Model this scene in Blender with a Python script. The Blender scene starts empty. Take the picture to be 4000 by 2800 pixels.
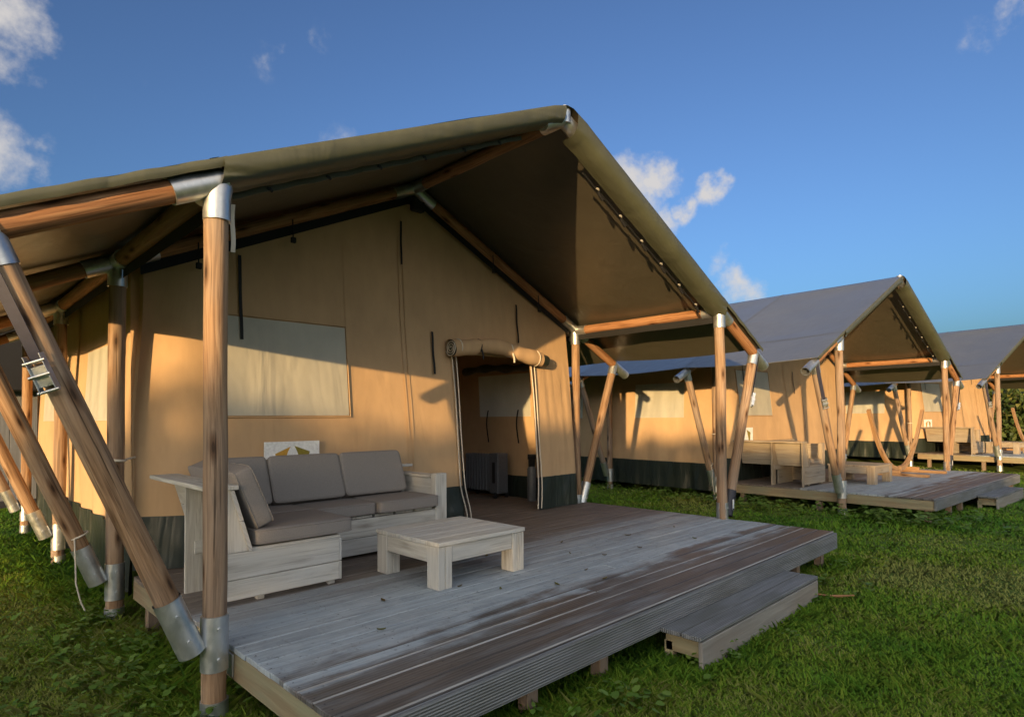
import bpy, math, random
import numpy as np
from mathutils import Vector, Matrix, noise as mnoise
random.seed(7); rng = np.random.default_rng(7)
S = bpy.context.scene
COL = S.collection
R = math.radians
# ------------------------------------------------------------------ camera
YAW, PITCH, ROLL = R(44.691), R(1.4539), R(-0.3991)
CAM = Vector((-1.09, -3.243, 1.5))
fw = Vector((math.sin(YAW)*math.cos(PITCH), math.cos(YAW)*math.cos(PITCH), math.sin(PITCH)))
rt0 = Vector((math.cos(YAW), -math.sin(YAW), 0)); up0 = rt0.cross(fw)
rt = rt0*math.cos(ROLL) + up0*math.sin(ROLL); up = -rt0*math.sin(ROLL) + up0*math.cos(ROLL)
cd = bpy.data.cameras.new('camera'); cam = bpy.data.objects.new('camera', cd); COL.objects.link(cam)
cd.sensor_width = 36; cd.sensor_fit = 'HORIZONTAL'; cd.lens = 2360.36/4000*36; cd.shift_y = 171.8/4000
cd.clip_start = .05; cd.clip_end = 3000
cam.matrix_world = Matrix(((rt.x, up.x, -fw.x, CAM.x), (rt.y, up.y, -fw.y, CAM.y), (rt.z, up.z, -fw.z, CAM.z), (0, 0, 0, 1)))
S.camera = cam
# ------------------------------------------------------------------ light
SUN_EL = math.atan(.0938); SUN_AZ = math.atan2(-.894, -.447)      # towards the sun, clockwise from +Y
w = bpy.data.worlds.new('World'); S.world = w; w.use_nodes = True
SKY_STRENGTH = .15; EXPOSURE = 1.55
def build_world():
    nt = w.node_tree; N = nt.nodes; L = nt.links; N.clear()
    out = N.new('ShaderNodeOutputWorld'); bg = N.new('ShaderNodeBackground')
    sky = N.new('ShaderNodeTexSky'); sky.sky_type = 'NISHITA'; sky.sun_disc = False
    sky.sun_elevation = SUN_EL; sky.sun_rotation = SUN_AZ % (2*math.pi)
    sky.altitude = 0; sky.air_density = 1.0; sky.dust_density = 3.0; sky.ozone_density = 4.0
    bg.inputs['Strength'].default_value = SKY_STRENGTH
    tc = N.new('ShaderNodeTexCoord')
    nz = N.new('ShaderNodeTexNoise'); nz.inputs['Scale'].default_value = 13; nz.inputs['Detail'].default_value = 9; nz.inputs['Roughness'].default_value = .6
    L.new(tc.outputs['Generated'], nz.inputs['Vector'])
    nw = N.new('ShaderNodeTexNoise'); nw.inputs['Scale'].default_value = 14; nw.inputs['Detail'].default_value = 5; nw.inputs['Roughness'].default_value = .6
    L.new(tc.outputs['Generated'], nw.inputs['Vector'])
    w1 = N.new('ShaderNodeVectorMath'); w1.operation = 'SUBTRACT'; L.new(nw.outputs['Color'], w1.inputs[0]); w1.inputs[1].default_value = (.5, .5, .5)
    w2 = N.new('ShaderNodeVectorMath'); w2.operation = 'SCALE'; L.new(w1.outputs[0], w2.inputs[0]); w2.inputs['Scale'].default_value = .085
    wv = N.new('ShaderNodeVectorMath'); wv.operation = 'ADD'; L.new(tc.outputs['Generated'], wv.inputs[0]); L.new(w2.outputs[0], wv.inputs[1])
    acc = None
    def mth(op, a, b=None, clamp=False):
        n = N.new('ShaderNodeMath'); n.operation = op; n.use_clamp = clamp
        for i, v in enumerate((a, b)):
            if v is None: continue
            if hasattr(v, 'is_output'): L.new(v, n.inputs[i])
            else: n.inputs[i].default_value = v
        return n.outputs[0]
    # clouds: (direction, radius across, amount)
    for d, r, amt in (((.765, .515, .358), .056, 1.0), ((.790, .492, .362), .036, .9), ((.8420, .4310, .3320), .030, .95), ((.830, .455, .312), .026, .8),
                      ((.8126, .4946, .2987), .030, .7), ((.8897, .409, .2031), .04, .8), ((.87, .44, .24), .04, .4), ((.05, .8893, .4608), .065, .95),
                      ((.02, .9, .44), .075, .85), ((.07, .9459, .314), .055, .75), ((.04, .95, .30), .06, .8), ((.3438, .7979, .495), .034, .25), ((.33, .80, .485), .022, .22),
                      ((.371, .771, .5177), .022, .24), ((.3359, .776, .5338), .018, .2), ((.8851, .1147, .4511), .035, .40), ((.8815, .0834, .4647), .035, .5),
                      ((.873, .05, .48), .05, .55), ((.13, .8885, .4412), .05, .15), ((.1566, .8885, .4212), .045, .16), ((.44, .80, .40), .05, .28)):
        v = Vector(d).normalized()
        sub = N.new('ShaderNodeVectorMath'); sub.operation = 'DISTANCE'; L.new(wv.outputs[0], sub.inputs[0]); sub.inputs[1].default_value = v
        q = mth('DIVIDE', sub.outputs['Value'], r*1.25); q = mth('SUBTRACT', 1.0, q, True); q = mth('MULTIPLY', q, amt*1.15)
        acc = q if acc is None else mth('MAXIMUM', acc, q)
    f = mth('ADD', acc, mth('MULTIPLY', mth('SUBTRACT', nz.outputs['Fac'], .53), 1.9))
    f = mth('MULTIPLY', f, mth('GREATER_THAN', acc, .001))
    mr = N.new('ShaderNodeMapRange'); mr.interpolation_type = 'SMOOTHSTEP'; L.new(f, mr.inputs['Value'])
    mr.inputs['From Min'].default_value = .12; mr.inputs['From Max'].default_value = .85; mr.inputs['To Max'].default_value = .92
    edge = mth('MULTIPLY', mr.outputs[0], mth('MULTIPLY', acc, 5.0, True))
    mx = N.new('ShaderNodeMixRGB'); L.new(edge, mx.inputs['Fac'])
    hs = N.new('ShaderNodeHueSaturation'); hs.inputs['Saturation'].default_value = SKY_SAT; hs.inputs['Hue'].default_value = SKY_HUE; hs.inputs['Value'].default_value = SKY_VAL
    gm = N.new('ShaderNodeGamma'); gm.inputs['Gamma'].default_value = SKY_GAMMA; L.new(sky.outputs[0], gm.inputs['Color']); L.new(gm.outputs[0], hs.inputs['Color'])
    L.new(hs.outputs[0], mx.inputs['Color1']); mx.inputs['Color2'].default_value = CLOUD
    # broken cloud bank added in the unseen sunward sky to fill the shade
    dt = N.new('ShaderNodeVectorMath'); dt.operation = 'DOT_PRODUCT'; L.new(tc.outputs['Generated'], dt.inputs[0]); dt.inputs[1].default_value = Vector((-.80, -.60, .12)).normalized()
    m1 = N.new('ShaderNodeMapRange'); m1.interpolation_type = 'SMOOTHSTEP'; L.new(dt.outputs['Value'], m1.inputs['Value']); m1.inputs['From Min'].default_value = .05; m1.inputs['From Max'].default_value = .45
    nb = N.new('ShaderNodeTexNoise'); nb.inputs['Scale'].default_value = 3.2; nb.inputs['Detail'].default_value = 6; nb.inputs['Roughness'].default_value = .6; L.new(tc.outputs['Generated'], nb.inputs['Vector'])
    m2 = N.new('ShaderNodeMapRange'); m2.interpolation_type = 'SMOOTHSTEP'; L.new(nb.outputs['Fac'], m2.inputs['Value']); m2.inputs['From Min'].default_value = .40; m2.inputs['From Max'].default_value = .56
    mb = N.new('ShaderNodeMixRGB'); L.new(mth('MULTIPLY', m1.outputs[0], m2.outputs[0]), mb.inputs['Fac']); L.new(mx.outputs[0], mb.inputs['Color1']); mb.inputs['Color2'].default_value = FILL_BANK
    L.new(mb.outputs[0], bg.inputs['Color']); L.new(bg.outputs[0], out.inputs[0])
SKY_SAT, SKY_HUE, SKY_VAL, SKY_GAMMA = .86, .495, .52, 1.4
CLOUD = (1.6, 1.52, 1.45, 1)
FILL_BANK = (3.3, 3.3, 3.25, 1)
build_world()
sd = bpy.data.lights.new('sun', 'SUN'); sd.energy = 2.35; sd.angle = R(.53); sd.color = (1, .66, .30)
so = bpy.data.objects.new('sun', sd); COL.objects.link(so)
Ldir = Vector((.894, .447, -.0938)).normalized()
so.rotation_euler = Ldir.to_track_quat('-Z', 'Y').to_euler(); so.location = (-20, -10, 12)
vs = S.view_settings; vs.view_transform = 'Standard'; vs.look = 'None'; vs.gamma = 1; vs.exposure = EXPOSURE; vs.use_curve_mapping = False
S.display_settings.display_device = 'sRGB'
S.cycles.max_bounces = 8; S.cycles.transparent_max_bounces = 8
S.cycles.caustics_reflective = False; S.cycles.caustics_refractive = False

# ------------------------------------------------------------------ materials
def mat(name, rough=.7, metal=0.0, spec=.4):
    m = bpy.data.materials.new(name); m.use_nodes = True
    b = m.node_tree.nodes['Principled BSDF']
    b.inputs['Roughness'].default_value = rough; b.inputs['Metallic'].default_value = metal; b.inputs['Specular IOR Level'].default_value = spec
    return m, m.node_tree, b
def node(nt, t, **k):
    n = nt.nodes.new(t)
    for a, v in k.items():
        if a in n.inputs: n.inputs[a].default_value = v
        else: setattr(n, a, v)
    return n
def ramp(nt, src, stops, interp='LINEAR'):
    r = nt.nodes.new('ShaderNodeValToRGB'); r.color_ramp.interpolation = interp; e = r.color_ramp.elements
    while len(e) < len(stops): e.new(.5)
    for x, (p, c) in zip(e, stops): x.position = p; x.color = (*c, 1) if len(c) == 3 else c
    nt.links.new(src, r.inputs[0]); return r.outputs[0]
def mixc(nt, fac, a, b, mode='MIX'):
    m = nt.nodes.new('ShaderNodeMixRGB'); m.blend_type = mode
    for s, v in ((m.inputs[0], fac), (m.inputs[1], a), (m.inputs[2], b)):
        if hasattr(v, 'is_output'): nt.links.new(v, s)
        else: s.default_value = v if not isinstance(v, tuple) else ((*v, 1) if len(v) == 3 else v)
    return m.outputs[0]
def uvscaled(nt, su, sv):
    u = node(nt, 'ShaderNodeUVMap'); mp = node(nt, 'ShaderNodeMapping'); mp.inputs['Scale'].default_value = (su, sv, 1)
    nt.links.new(u.outputs[0], mp.inputs[0]); return mp.outputs[0]
def objscaled(nt, s):
    u = node(nt, 'ShaderNodeTexCoord'); mp = node(nt, 'ShaderNodeMapping'); mp.inputs['Scale'].default_value = s
    nt.links.new(u.outputs['Object'], mp.inputs[0]); return mp.outputs[0]
def noise(nt, vec, scale, detail=4, rough=.55, dist=0):
    n = node(nt, 'ShaderNodeTexNoise', Scale=scale, Detail=detail, Roughness=rough, Distortion=dist)
    nt.links.new(vec, n.inputs['Vector']); return n.outputs['Fac']
def bump(nt, b, h, strength=.3, dist=.01):
    n = node(nt, 'ShaderNodeBump', Strength=strength, Distance=dist); nt.links.new(h, n.inputs['Height']); nt.links.new(n.outputs[0], b.inputs['Normal'])
def attr(nt, name='rnd'):
    a = nt.nodes.new('ShaderNodeAttribute'); a.attribute_name = name; return a.outputs['Fac']
def math2(nt, op, a, b=0.0, clamp=False):
    n = nt.nodes.new('ShaderNodeMath'); n.operation = op; n.use_clamp = clamp
    for i, v in enumerate((a, b)):
        if hasattr(v, 'is_output'): nt.links.new(v, n.inputs[i])
        else: n.inputs[i].default_value = v
    return n.outputs[0]

def wood_mat(name, dark, mid, light, grey, grey_amt, gscale=1.0, rough=.75, knots=True, crack=.5, kamt=.9):
    m, nt, b = mat(name, rough, 0, .25); L = nt.links
    g = noise(nt, uvscaled(nt, 1.5*gscale, 24*gscale), 1.0, 5, .62, 1.6)
    big = noise(nt, uvscaled(nt, 1.3, 5), 1.0, 3, .5, .3)
    c = ramp(nt, g, [(.32, dark), (.5, mid), (.68, light)])
    rn = attr(nt)
    c = mixc(nt, math2(nt, 'MULTIPLY', rn, .35), c, mixc(nt, 1.0, c, (.55, .5, .45), 'MULTIPLY'))
    gm = ramp(nt, math2(nt, 'ADD', math2(nt, 'MULTIPLY', big, .75), math2(nt, 'MULTIPLY', rn, .25)), [(.38, (0, 0, 0)), (.68, (1, 1, 1))])
    c = mixc(nt, math2(nt, 'MULTIPLY', gm, grey_amt), c, grey)
    fine = noise(nt, uvscaled(nt, 1.1*gscale, 62*gscale), 1.0, 4, .65, .5)
    crk = ramp(nt, fine, [(.33, (.10, .08, .07)), (.42, (1, 1, 1))])
    c = mixc(nt, crack, c, mixc(nt, 1.0, c, crk, 'MULTIPLY'))
    h = math2(nt, 'ADD', math2(nt, 'MULTIPLY', g, .6), math2(nt, 'MULTIPLY', fine, .5))
    if knots:
        v = node(nt, 'ShaderNodeTexVoronoi', Scale=1.0, Randomness=1.0, voronoi_dimensions='2D'); L.new(uvscaled(nt, 1.5, 5.5), v.inputs['Vector'])
        k = ramp(nt, v.outputs['Distance'], [(.03, (.10, .07, .05)), (.055, (.42, .33, .26)), (.15, (1, 1, 1))])
        c = mixc(nt, kamt, c, mixc(nt, 1.0, c, k, 'MULTIPLY'))
    L.new(c, b.inputs['Base Color']); bump(nt, b, h, .7, .007)
    return m
M = {}
M['post'] = wood_mat('round_post_wood', (.13, .07, .035), (.31, .185, .10), (.45, .295, .17), (.31, .26, .215), .75, .8, .75, True, .8)
M['beam'] = wood_mat('beam_wood', (.20, .085, .035), (.36, .17, .075), (.46, .25, .12), (.30, .22, .16), .3, .8)
M['pale'] = wood_mat('weathered_pale_wood', (.40, .36, .30), (.56, .525, .455), (.65, .62, .55), (.59, .58, .55), .6, 1.0, .8, True, .3, .25)
M['arc'] = wood_mat('hammock_wood', (.24, .12, .05), (.42, .24, .11), (.52, .33, .18), (.40, .33, .26), .3, 1.0, .6)

def deck_mat(name):
    m, nt, b = mat(name, .62, 0, .35); L = nt.links
    oc = node(nt, 'ShaderNodeTexCoord'); sp = node(nt, 'ShaderNodeSeparateXYZ'); L.new(oc.outputs['Object'], sp.inputs[0])
    g = noise(nt, uvscaled(nt, 1.6, 26), 1.0, 5, .62, .5)
    pat = noise(nt, oc.outputs['Object'], 2.1, 5, .62, .6)
    spk = noise(nt, oc.outputs['Object'], 22, 4, .7)
    rn = attr(nt)
    grey = ramp(nt, g, [(.25, (.23, .26, .285)), (.55, (.37, .42, .455)), (.8, (.47, .52, .555))])
    brown = ramp(nt, g, [(.25, (.046, .036, .030)), (.55, (.090, .072, .060)), (.8, (.148, .125, .107))])
    warm = ramp(nt, g, [(.25, (.11, .08, .06)), (.55, (.20, .155, .12)), (.8, (.28, .225, .18))])
    # damp boards along the open front edge; dry brown ones near the tent; trodden grey between
    yj = math2(nt, 'ADD', sp.outputs['Y'], math2(nt, 'MULTIPLY', math2(nt, 'SUBTRACT', math2(nt, 'ADD', math2(nt, 'MULTIPLY', pat, .35), math2(nt, 'MULTIPLY', noise(nt, uvscaled(nt, .9, 4), 1.0, 5, .62, .4), .65)), .5), .75))
    yj = math2(nt, 'ADD', yj, math2(nt, 'MULTIPLY', math2(nt, 'SUBTRACT', rn, .5), .30))
    wet = node(nt, 'ShaderNodeMapRange'); wet.interpolation_type = 'SMOOTHSTEP'; L.new(yj, wet.inputs['Value'])
    wet.inputs['From Min'].default_value = -.60; wet.inputs['From Max'].default_value = -.74
    dry = node(nt, 'ShaderNodeMapRange'); dry.interpolation_type = 'SMOOTHSTEP'; L.new(yj, dry.inputs['Value'])
    dry.inputs['From Min'].default_value = -.1; dry.inputs['From Max'].default_value = 1.15
    c = mixc(nt, dry.outputs[0], grey, warm)
    wetf = math2(nt, 'MULTIPLY', wet.outputs[0], ramp(nt, noise(nt, uvscaled(nt, .9, 7), 1.0, 4, .6), [(.28, (.55, .55, .55)), (.5, (1, 1, 1))]))
    lich = ramp(nt, math2(nt, 'ADD', math2(nt, 'MULTIPLY', noise(nt, oc.outputs['Object'], 6.5, 6, .7, .8), .7), math2(nt, 'MULTIPLY', pat, .3)), [(.46, (0, 0, 0)), (.62, (1, 1, 1))])
    c = mixc(nt, math2(nt, 'MULTIPLY', math2(nt, 'MULTIPLY', lich, math2(nt, 'SUBTRACT', 1.0, dry.outputs[0])), .32), c, (.58, .605, .60))
    c = mixc(nt, math2(nt, 'MULTIPLY', wetf, .93), c, brown)
    # mossy stain patches and specks
    st = node(nt, 'ShaderNodeVectorMath'); st.operation = 'DISTANCE'; L.new(oc.outputs['Object'], st.inputs[0]); st.inputs[1].default_value = (1.17, -.53, 0)
    sm = ramp(nt, math2(nt, 'ADD', st.outputs['Value'], math2(nt, 'MULTIPLY', math2(nt, 'SUBTRACT', spk, .5), .55)), [(.09, (1, 1, 1)), (.2, (0, 0, 0))])
    c = mixc(nt, math2(nt, 'MULTIPLY', sm, .85), c, (.085, .062, .035))
    sk = ramp(nt, spk, [(.60, (0, 0, 0)), (.68, (1, 1, 1))])
    c = mixc(nt, math2(nt, 'MULTIPLY', sk, .5), c, (.10, .09, .065))
    stk = ramp(nt, noise(nt, uvscaled(nt, .7, 11), 1.0, 5, .65, 1.0), [(.50, (0, 0, 0)), (.66, (1, 1, 1))])
    c = mixc(nt, math2(nt, 'MULTIPLY', stk, .3), c, (.16, .135, .115))
    c = mixc(nt, math2(nt, 'MULTIPLY', rn, .3), c, mixc(nt, 1.0, c, (.72, .72, .72), 'MULTIPLY'))
    L.new(c, b.inputs['Base Color'])
    wv = node(nt, 'ShaderNodeTexWave', Scale=1.0, Distortion=.4, Detail=1.0); wv.bands_direction = 'Y'; L.new(uvscaled(nt, .3, 14), wv.inputs['Vector'])
    ru = ramp(nt, wetf, [(0, (.62, .62, .62)), (1, (.42, .42, .42))]); L.new(ru, b.inputs['Roughness'])
    bump(nt, b, math2(nt, 'ADD', math2(nt, 'MULTIPLY', wv.outputs['Fac'], .5), g), .35, .006)
    return m
M['deck'] = deck_mat('deck_boards')
M['lit_edge'] = None
def fascia_mat(name, groove, base):
    m, nt, b = mat(name, .65, 0, .3); L = nt.links
    g = noise(nt, uvscaled(nt, 1.6, 30), 1.0, 5, .62, .5); big = noise(nt, uvscaled(nt, 1.1, 4), 1.0, 4, .6)
    c = ramp(nt, g, [(.25, base[0]), (.55, base[1]), (.8, base[2])])
    c = mixc(nt, ramp(nt, big, [(.42, (0, 0, 0)), (.66, (.8, .8, .8))]), c, base[3])
    h = g
    if groove:
        wv = node(nt, 'ShaderNodeTexWave', Scale=1.0); wv.bands_direction = 'Y'; L.new(uvscaled(nt, 0, groove), wv.inputs['Vector'])
        h = math2(nt, 'ADD', math2(nt, 'MULTIPLY', wv.outputs['Fac'], 1.2), math2(nt, 'MULTIPLY', g, .4))
        c = mixc(nt, .7, c, mixc(nt, 1.0, c, ramp(nt, wv.outputs['Fac'], [(0, (.45, .45, .45)), (.45, (1, 1, 1))]), 'MULTIPLY'))
    L.new(c, b.inputs['Base Color']); bump(nt, b, h, .6, .008); return m
M['lit_edge'] = fascia_mat('lit_board_edge', 0, ((.28, .27, .25), (.38, .37, .35), (.47, .46, .44), (.16, .14, .12)))  # paler bevel colour, paints in the light that board edges catch
M['ribbed'] = fascia_mat('ribbed_board', 22, ((.17, .17, .17), (.27, .275, .28), (.36, .365, .37), (.16, .16, .14)))
M['joist'] = fascia_mat('joist_board', 0, ((.20, .13, .07), (.30, .22, .13), (.40, .33, .21), (.27, .27, .17)))
M['stump'] = fascia_mat('stump_wood', 0, ((.16, .10, .06), (.24, .16, .10), (.30, .21, .14), (.2, .17, .14)))

def canvas(name, col, trans=.18, rough=.85, folds=0.0, spec=.15):
    m, nt, b = mat(name, rough, 0, spec); L = nt.links
    oc = objscaled(nt, (1, 1, 1))
    n1 = noise(nt, oc, 1.4, 5, .6); n2 = noise(nt, objscaled(nt, (1, 1, .35)), 7, 4, .6)
    lo = tuple(x*.86 for x in col); hi = tuple(min(1, x*1.1) for x in col)
    c = ramp(nt, math2(nt, 'ADD', math2(nt, 'MULTIPLY', n1, .6), math2(nt, 'MULTIPLY', n2, .4)), [(.3, lo), (.7, hi)])
    L.new(c, b.inputs['Base Color'])
    wr = noise(nt, objscaled(nt, (3.2, 3.2, .8)), 1.0, 3, .5, .8)
    fine = noise(nt, oc, 420, 2, .5)
    bump(nt, b, math2(nt, 'ADD', math2(nt, 'MULTIPLY', wr, 1 + folds*2), math2(nt, 'MULTIPLY', fine, .03)), .5, .02 + folds*.03)
    if trans > 0:
        t = node(nt, 'ShaderNodeBsdfTranslucent'); L.new(c, t.inputs['Color']); mx = node(nt, 'ShaderNodeMixShader'); mx.inputs[0].default_value = trans
        out = nt.nodes['Material Output']; L.new(b.outputs[0], mx.inputs[1]); L.new(t.outputs[0], mx.inputs[2]); L.new(mx.outputs[0], out.inputs[0])
    return m
M['wall'] = canvas('tan_canvas', (.56, .37, .205), .06, .85, .12)
M['window'] = canvas('window_canvas', (.63, .61, .51), .3, .5, .35, .35)
M['roofout'] = canvas('roof_outer', (.115, .127, .142), 0, .30, 0, .85)
M['roofin'] = canvas('roof_lining', (.090, .080, .060), 0, .34, 0, .5)
M['valance'] = canvas('roof_valance', (.080, .083, .052), 0, .42, .2, .45)
M['skirt'] = canvas('green_pvc_skirt', (.024, .031, .025), 0, .36, 1.0, .35)
M['cord'] = canvas('cream_binding', (.66, .58, .46), 0, .8)
def plain(name, col, rough=.6, metal=0, spec=.4, bumpy=0, scale=40, var=.15):
    m, nt, b = mat(name, rough, metal, spec); n = noise(nt, objscaled(nt, (1, 1, 1)), scale, 4, .6)
    c = ramp(nt, n, [(.3, tuple(x*(1-var) for x in col)), (.7, tuple(min(1, x*(1+var)) for x in col))]); nt.links.new(c, b.inputs['Base Color'])
    if bumpy: bump(nt, b, n, bumpy, .004)
    return m
M['knot'] = plain('grey_cord', (.34, .32, .28), .8)
M['black'] = plain('black_webbing', (.012, .012, .013), .7)
M['strap'] = plain('navy_strap', (.025, .025, .045), .6)
M['cushion'] = plain('taupe_fabric', (.265, .235, .21), .9, 0, .1, .25, 160, .12)
M['white'] = plain('white_board', (.78, .78, .76), .6)
M['ochre'] = plain('ochre_print', (.50, .27, .03), .6)
M['olive'] = plain('olive_print', (.24, .19, .02), .6)
M['heater'] = plain('heater_shell', (.10, .105, .115), .45)
M['darkmetal'] = plain('dark_sleeve', (.03, .03, .04), .5)
def steel_mat():
    m, nt, b = mat('galvanised_steel', .38, .9); v = node(nt, 'ShaderNodeTexVoronoi', Scale=55.0); nt.links.new(objscaled(nt, (1, 1, .6)), v.inputs['Vector'])
    n = noise(nt, objscaled(nt, (1, 1, 1)), 9, 4, .6)
    c = mixc(nt, .35, ramp(nt, n, [(.3, (.50, .52, .52)), (.7, (.68, .69, .68))]), ramp(nt, v.outputs['Color'], [(0, (.45, .47, .48)), (1, (.74, .75, .74))]))
    nt.links.new(c, b.inputs['Base Color'])
    nt.links.new(ramp(nt, n, [(.3, (.30, .30, .30)), (.7, (.52, .52, .52))]), b.inputs['Roughness']); return m
M['steel'] = steel_mat()
def ground_mat():
    m, nt, b = mat('turf', .95, 0, .1); oc = objscaled(nt, (1, 1, 1))
    a = noise(nt, oc, .55, 5, .6); f = noise(nt, oc, 14, 5, .7)
    c = ramp(nt, math2(nt, 'ADD', math2(nt, 'MULTIPLY', a, .6), math2(nt, 'MULTIPLY', f, .4)), [(.35, (.085, .12, .025)), (.55, (.13, .19, .036)), (.68, (.19, .19, .07))])
    nt.links.new(c, b.inputs['Base Color']); bump(nt, b, f, .8, .03); return m
M['ground'] = ground_mat()
def leafy(name, stops, trans=.3, rough=.5, upn=False):
    m, nt, b = mat(name, rough, 0, .1 if upn else .3); c = ramp(nt, attr(nt), stops); nt.links.new(c, b.inputs['Base Color'])
    t = node(nt, 'ShaderNodeBsdfTranslucent'); nt.links.new(c, t.inputs['Color']); mx = node(nt, 'ShaderNodeMixShader'); mx.inputs[0].default_value = trans
    if upn:        # soft thin blades: shade mostly like the turf they stand in
        g_ = nt.nodes.new('ShaderNodeNewGeometry'); v_ = node(nt, 'ShaderNodeVectorMath', operation='MULTIPLY_ADD'); nt.links.new(g_.outputs['Normal'], v_.inputs[0]); v_.inputs[1].default_value = (.35, .35, .35); v_.inputs[2].default_value = (0, 0, .8)
        nn_ = node(nt, 'ShaderNodeVectorMath', operation='NORMALIZE'); nt.links.new(v_.outputs[0], nn_.inputs[0]); nt.links.new(nn_.outputs[0], b.inputs['Normal'])
    out = nt.nodes['Material Output']; nt.links.new(b.outputs[0], mx.inputs[1]); nt.links.new(t.outputs[0], mx.inputs[2]); nt.links.new(mx.outputs[0], out.inputs[0]); return m
M['grass'] = leafy('grass_blades', [(0, (.095, .245, .035)), (.3, (.16, .345, .034)), (.6, (.25, .42, .04)), (.82, (.36, .45, .055)), (.94, (.45, .43, .14)), (1, (.48, .41, .2))], .25, .6, True)
M['weed'] = leafy('weed_leaves', [(0, (.08, .16, .025)), (.6, (.14, .24, .04)), (1, (.20, .29, .06))], .3)
M['hedge'] = leafy('hedge_leaves', [(0, (.03, .055, .015)), (.6, (.075, .11, .025)), (1, (.20, .19, .05))], .25)
M['dryleaf'] = leafy('dry_leaf', [(0, (.10, .065, .02)), (.5, (.16, .12, .035)), (1, (.10, .12, .03))], .2)
M['cabin'] = fascia_mat('grey_cladding', 0, ((.13, .14, .15), (.19, .20, .22), (.24, .25, .27), (.15, .15, .16)))

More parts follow.
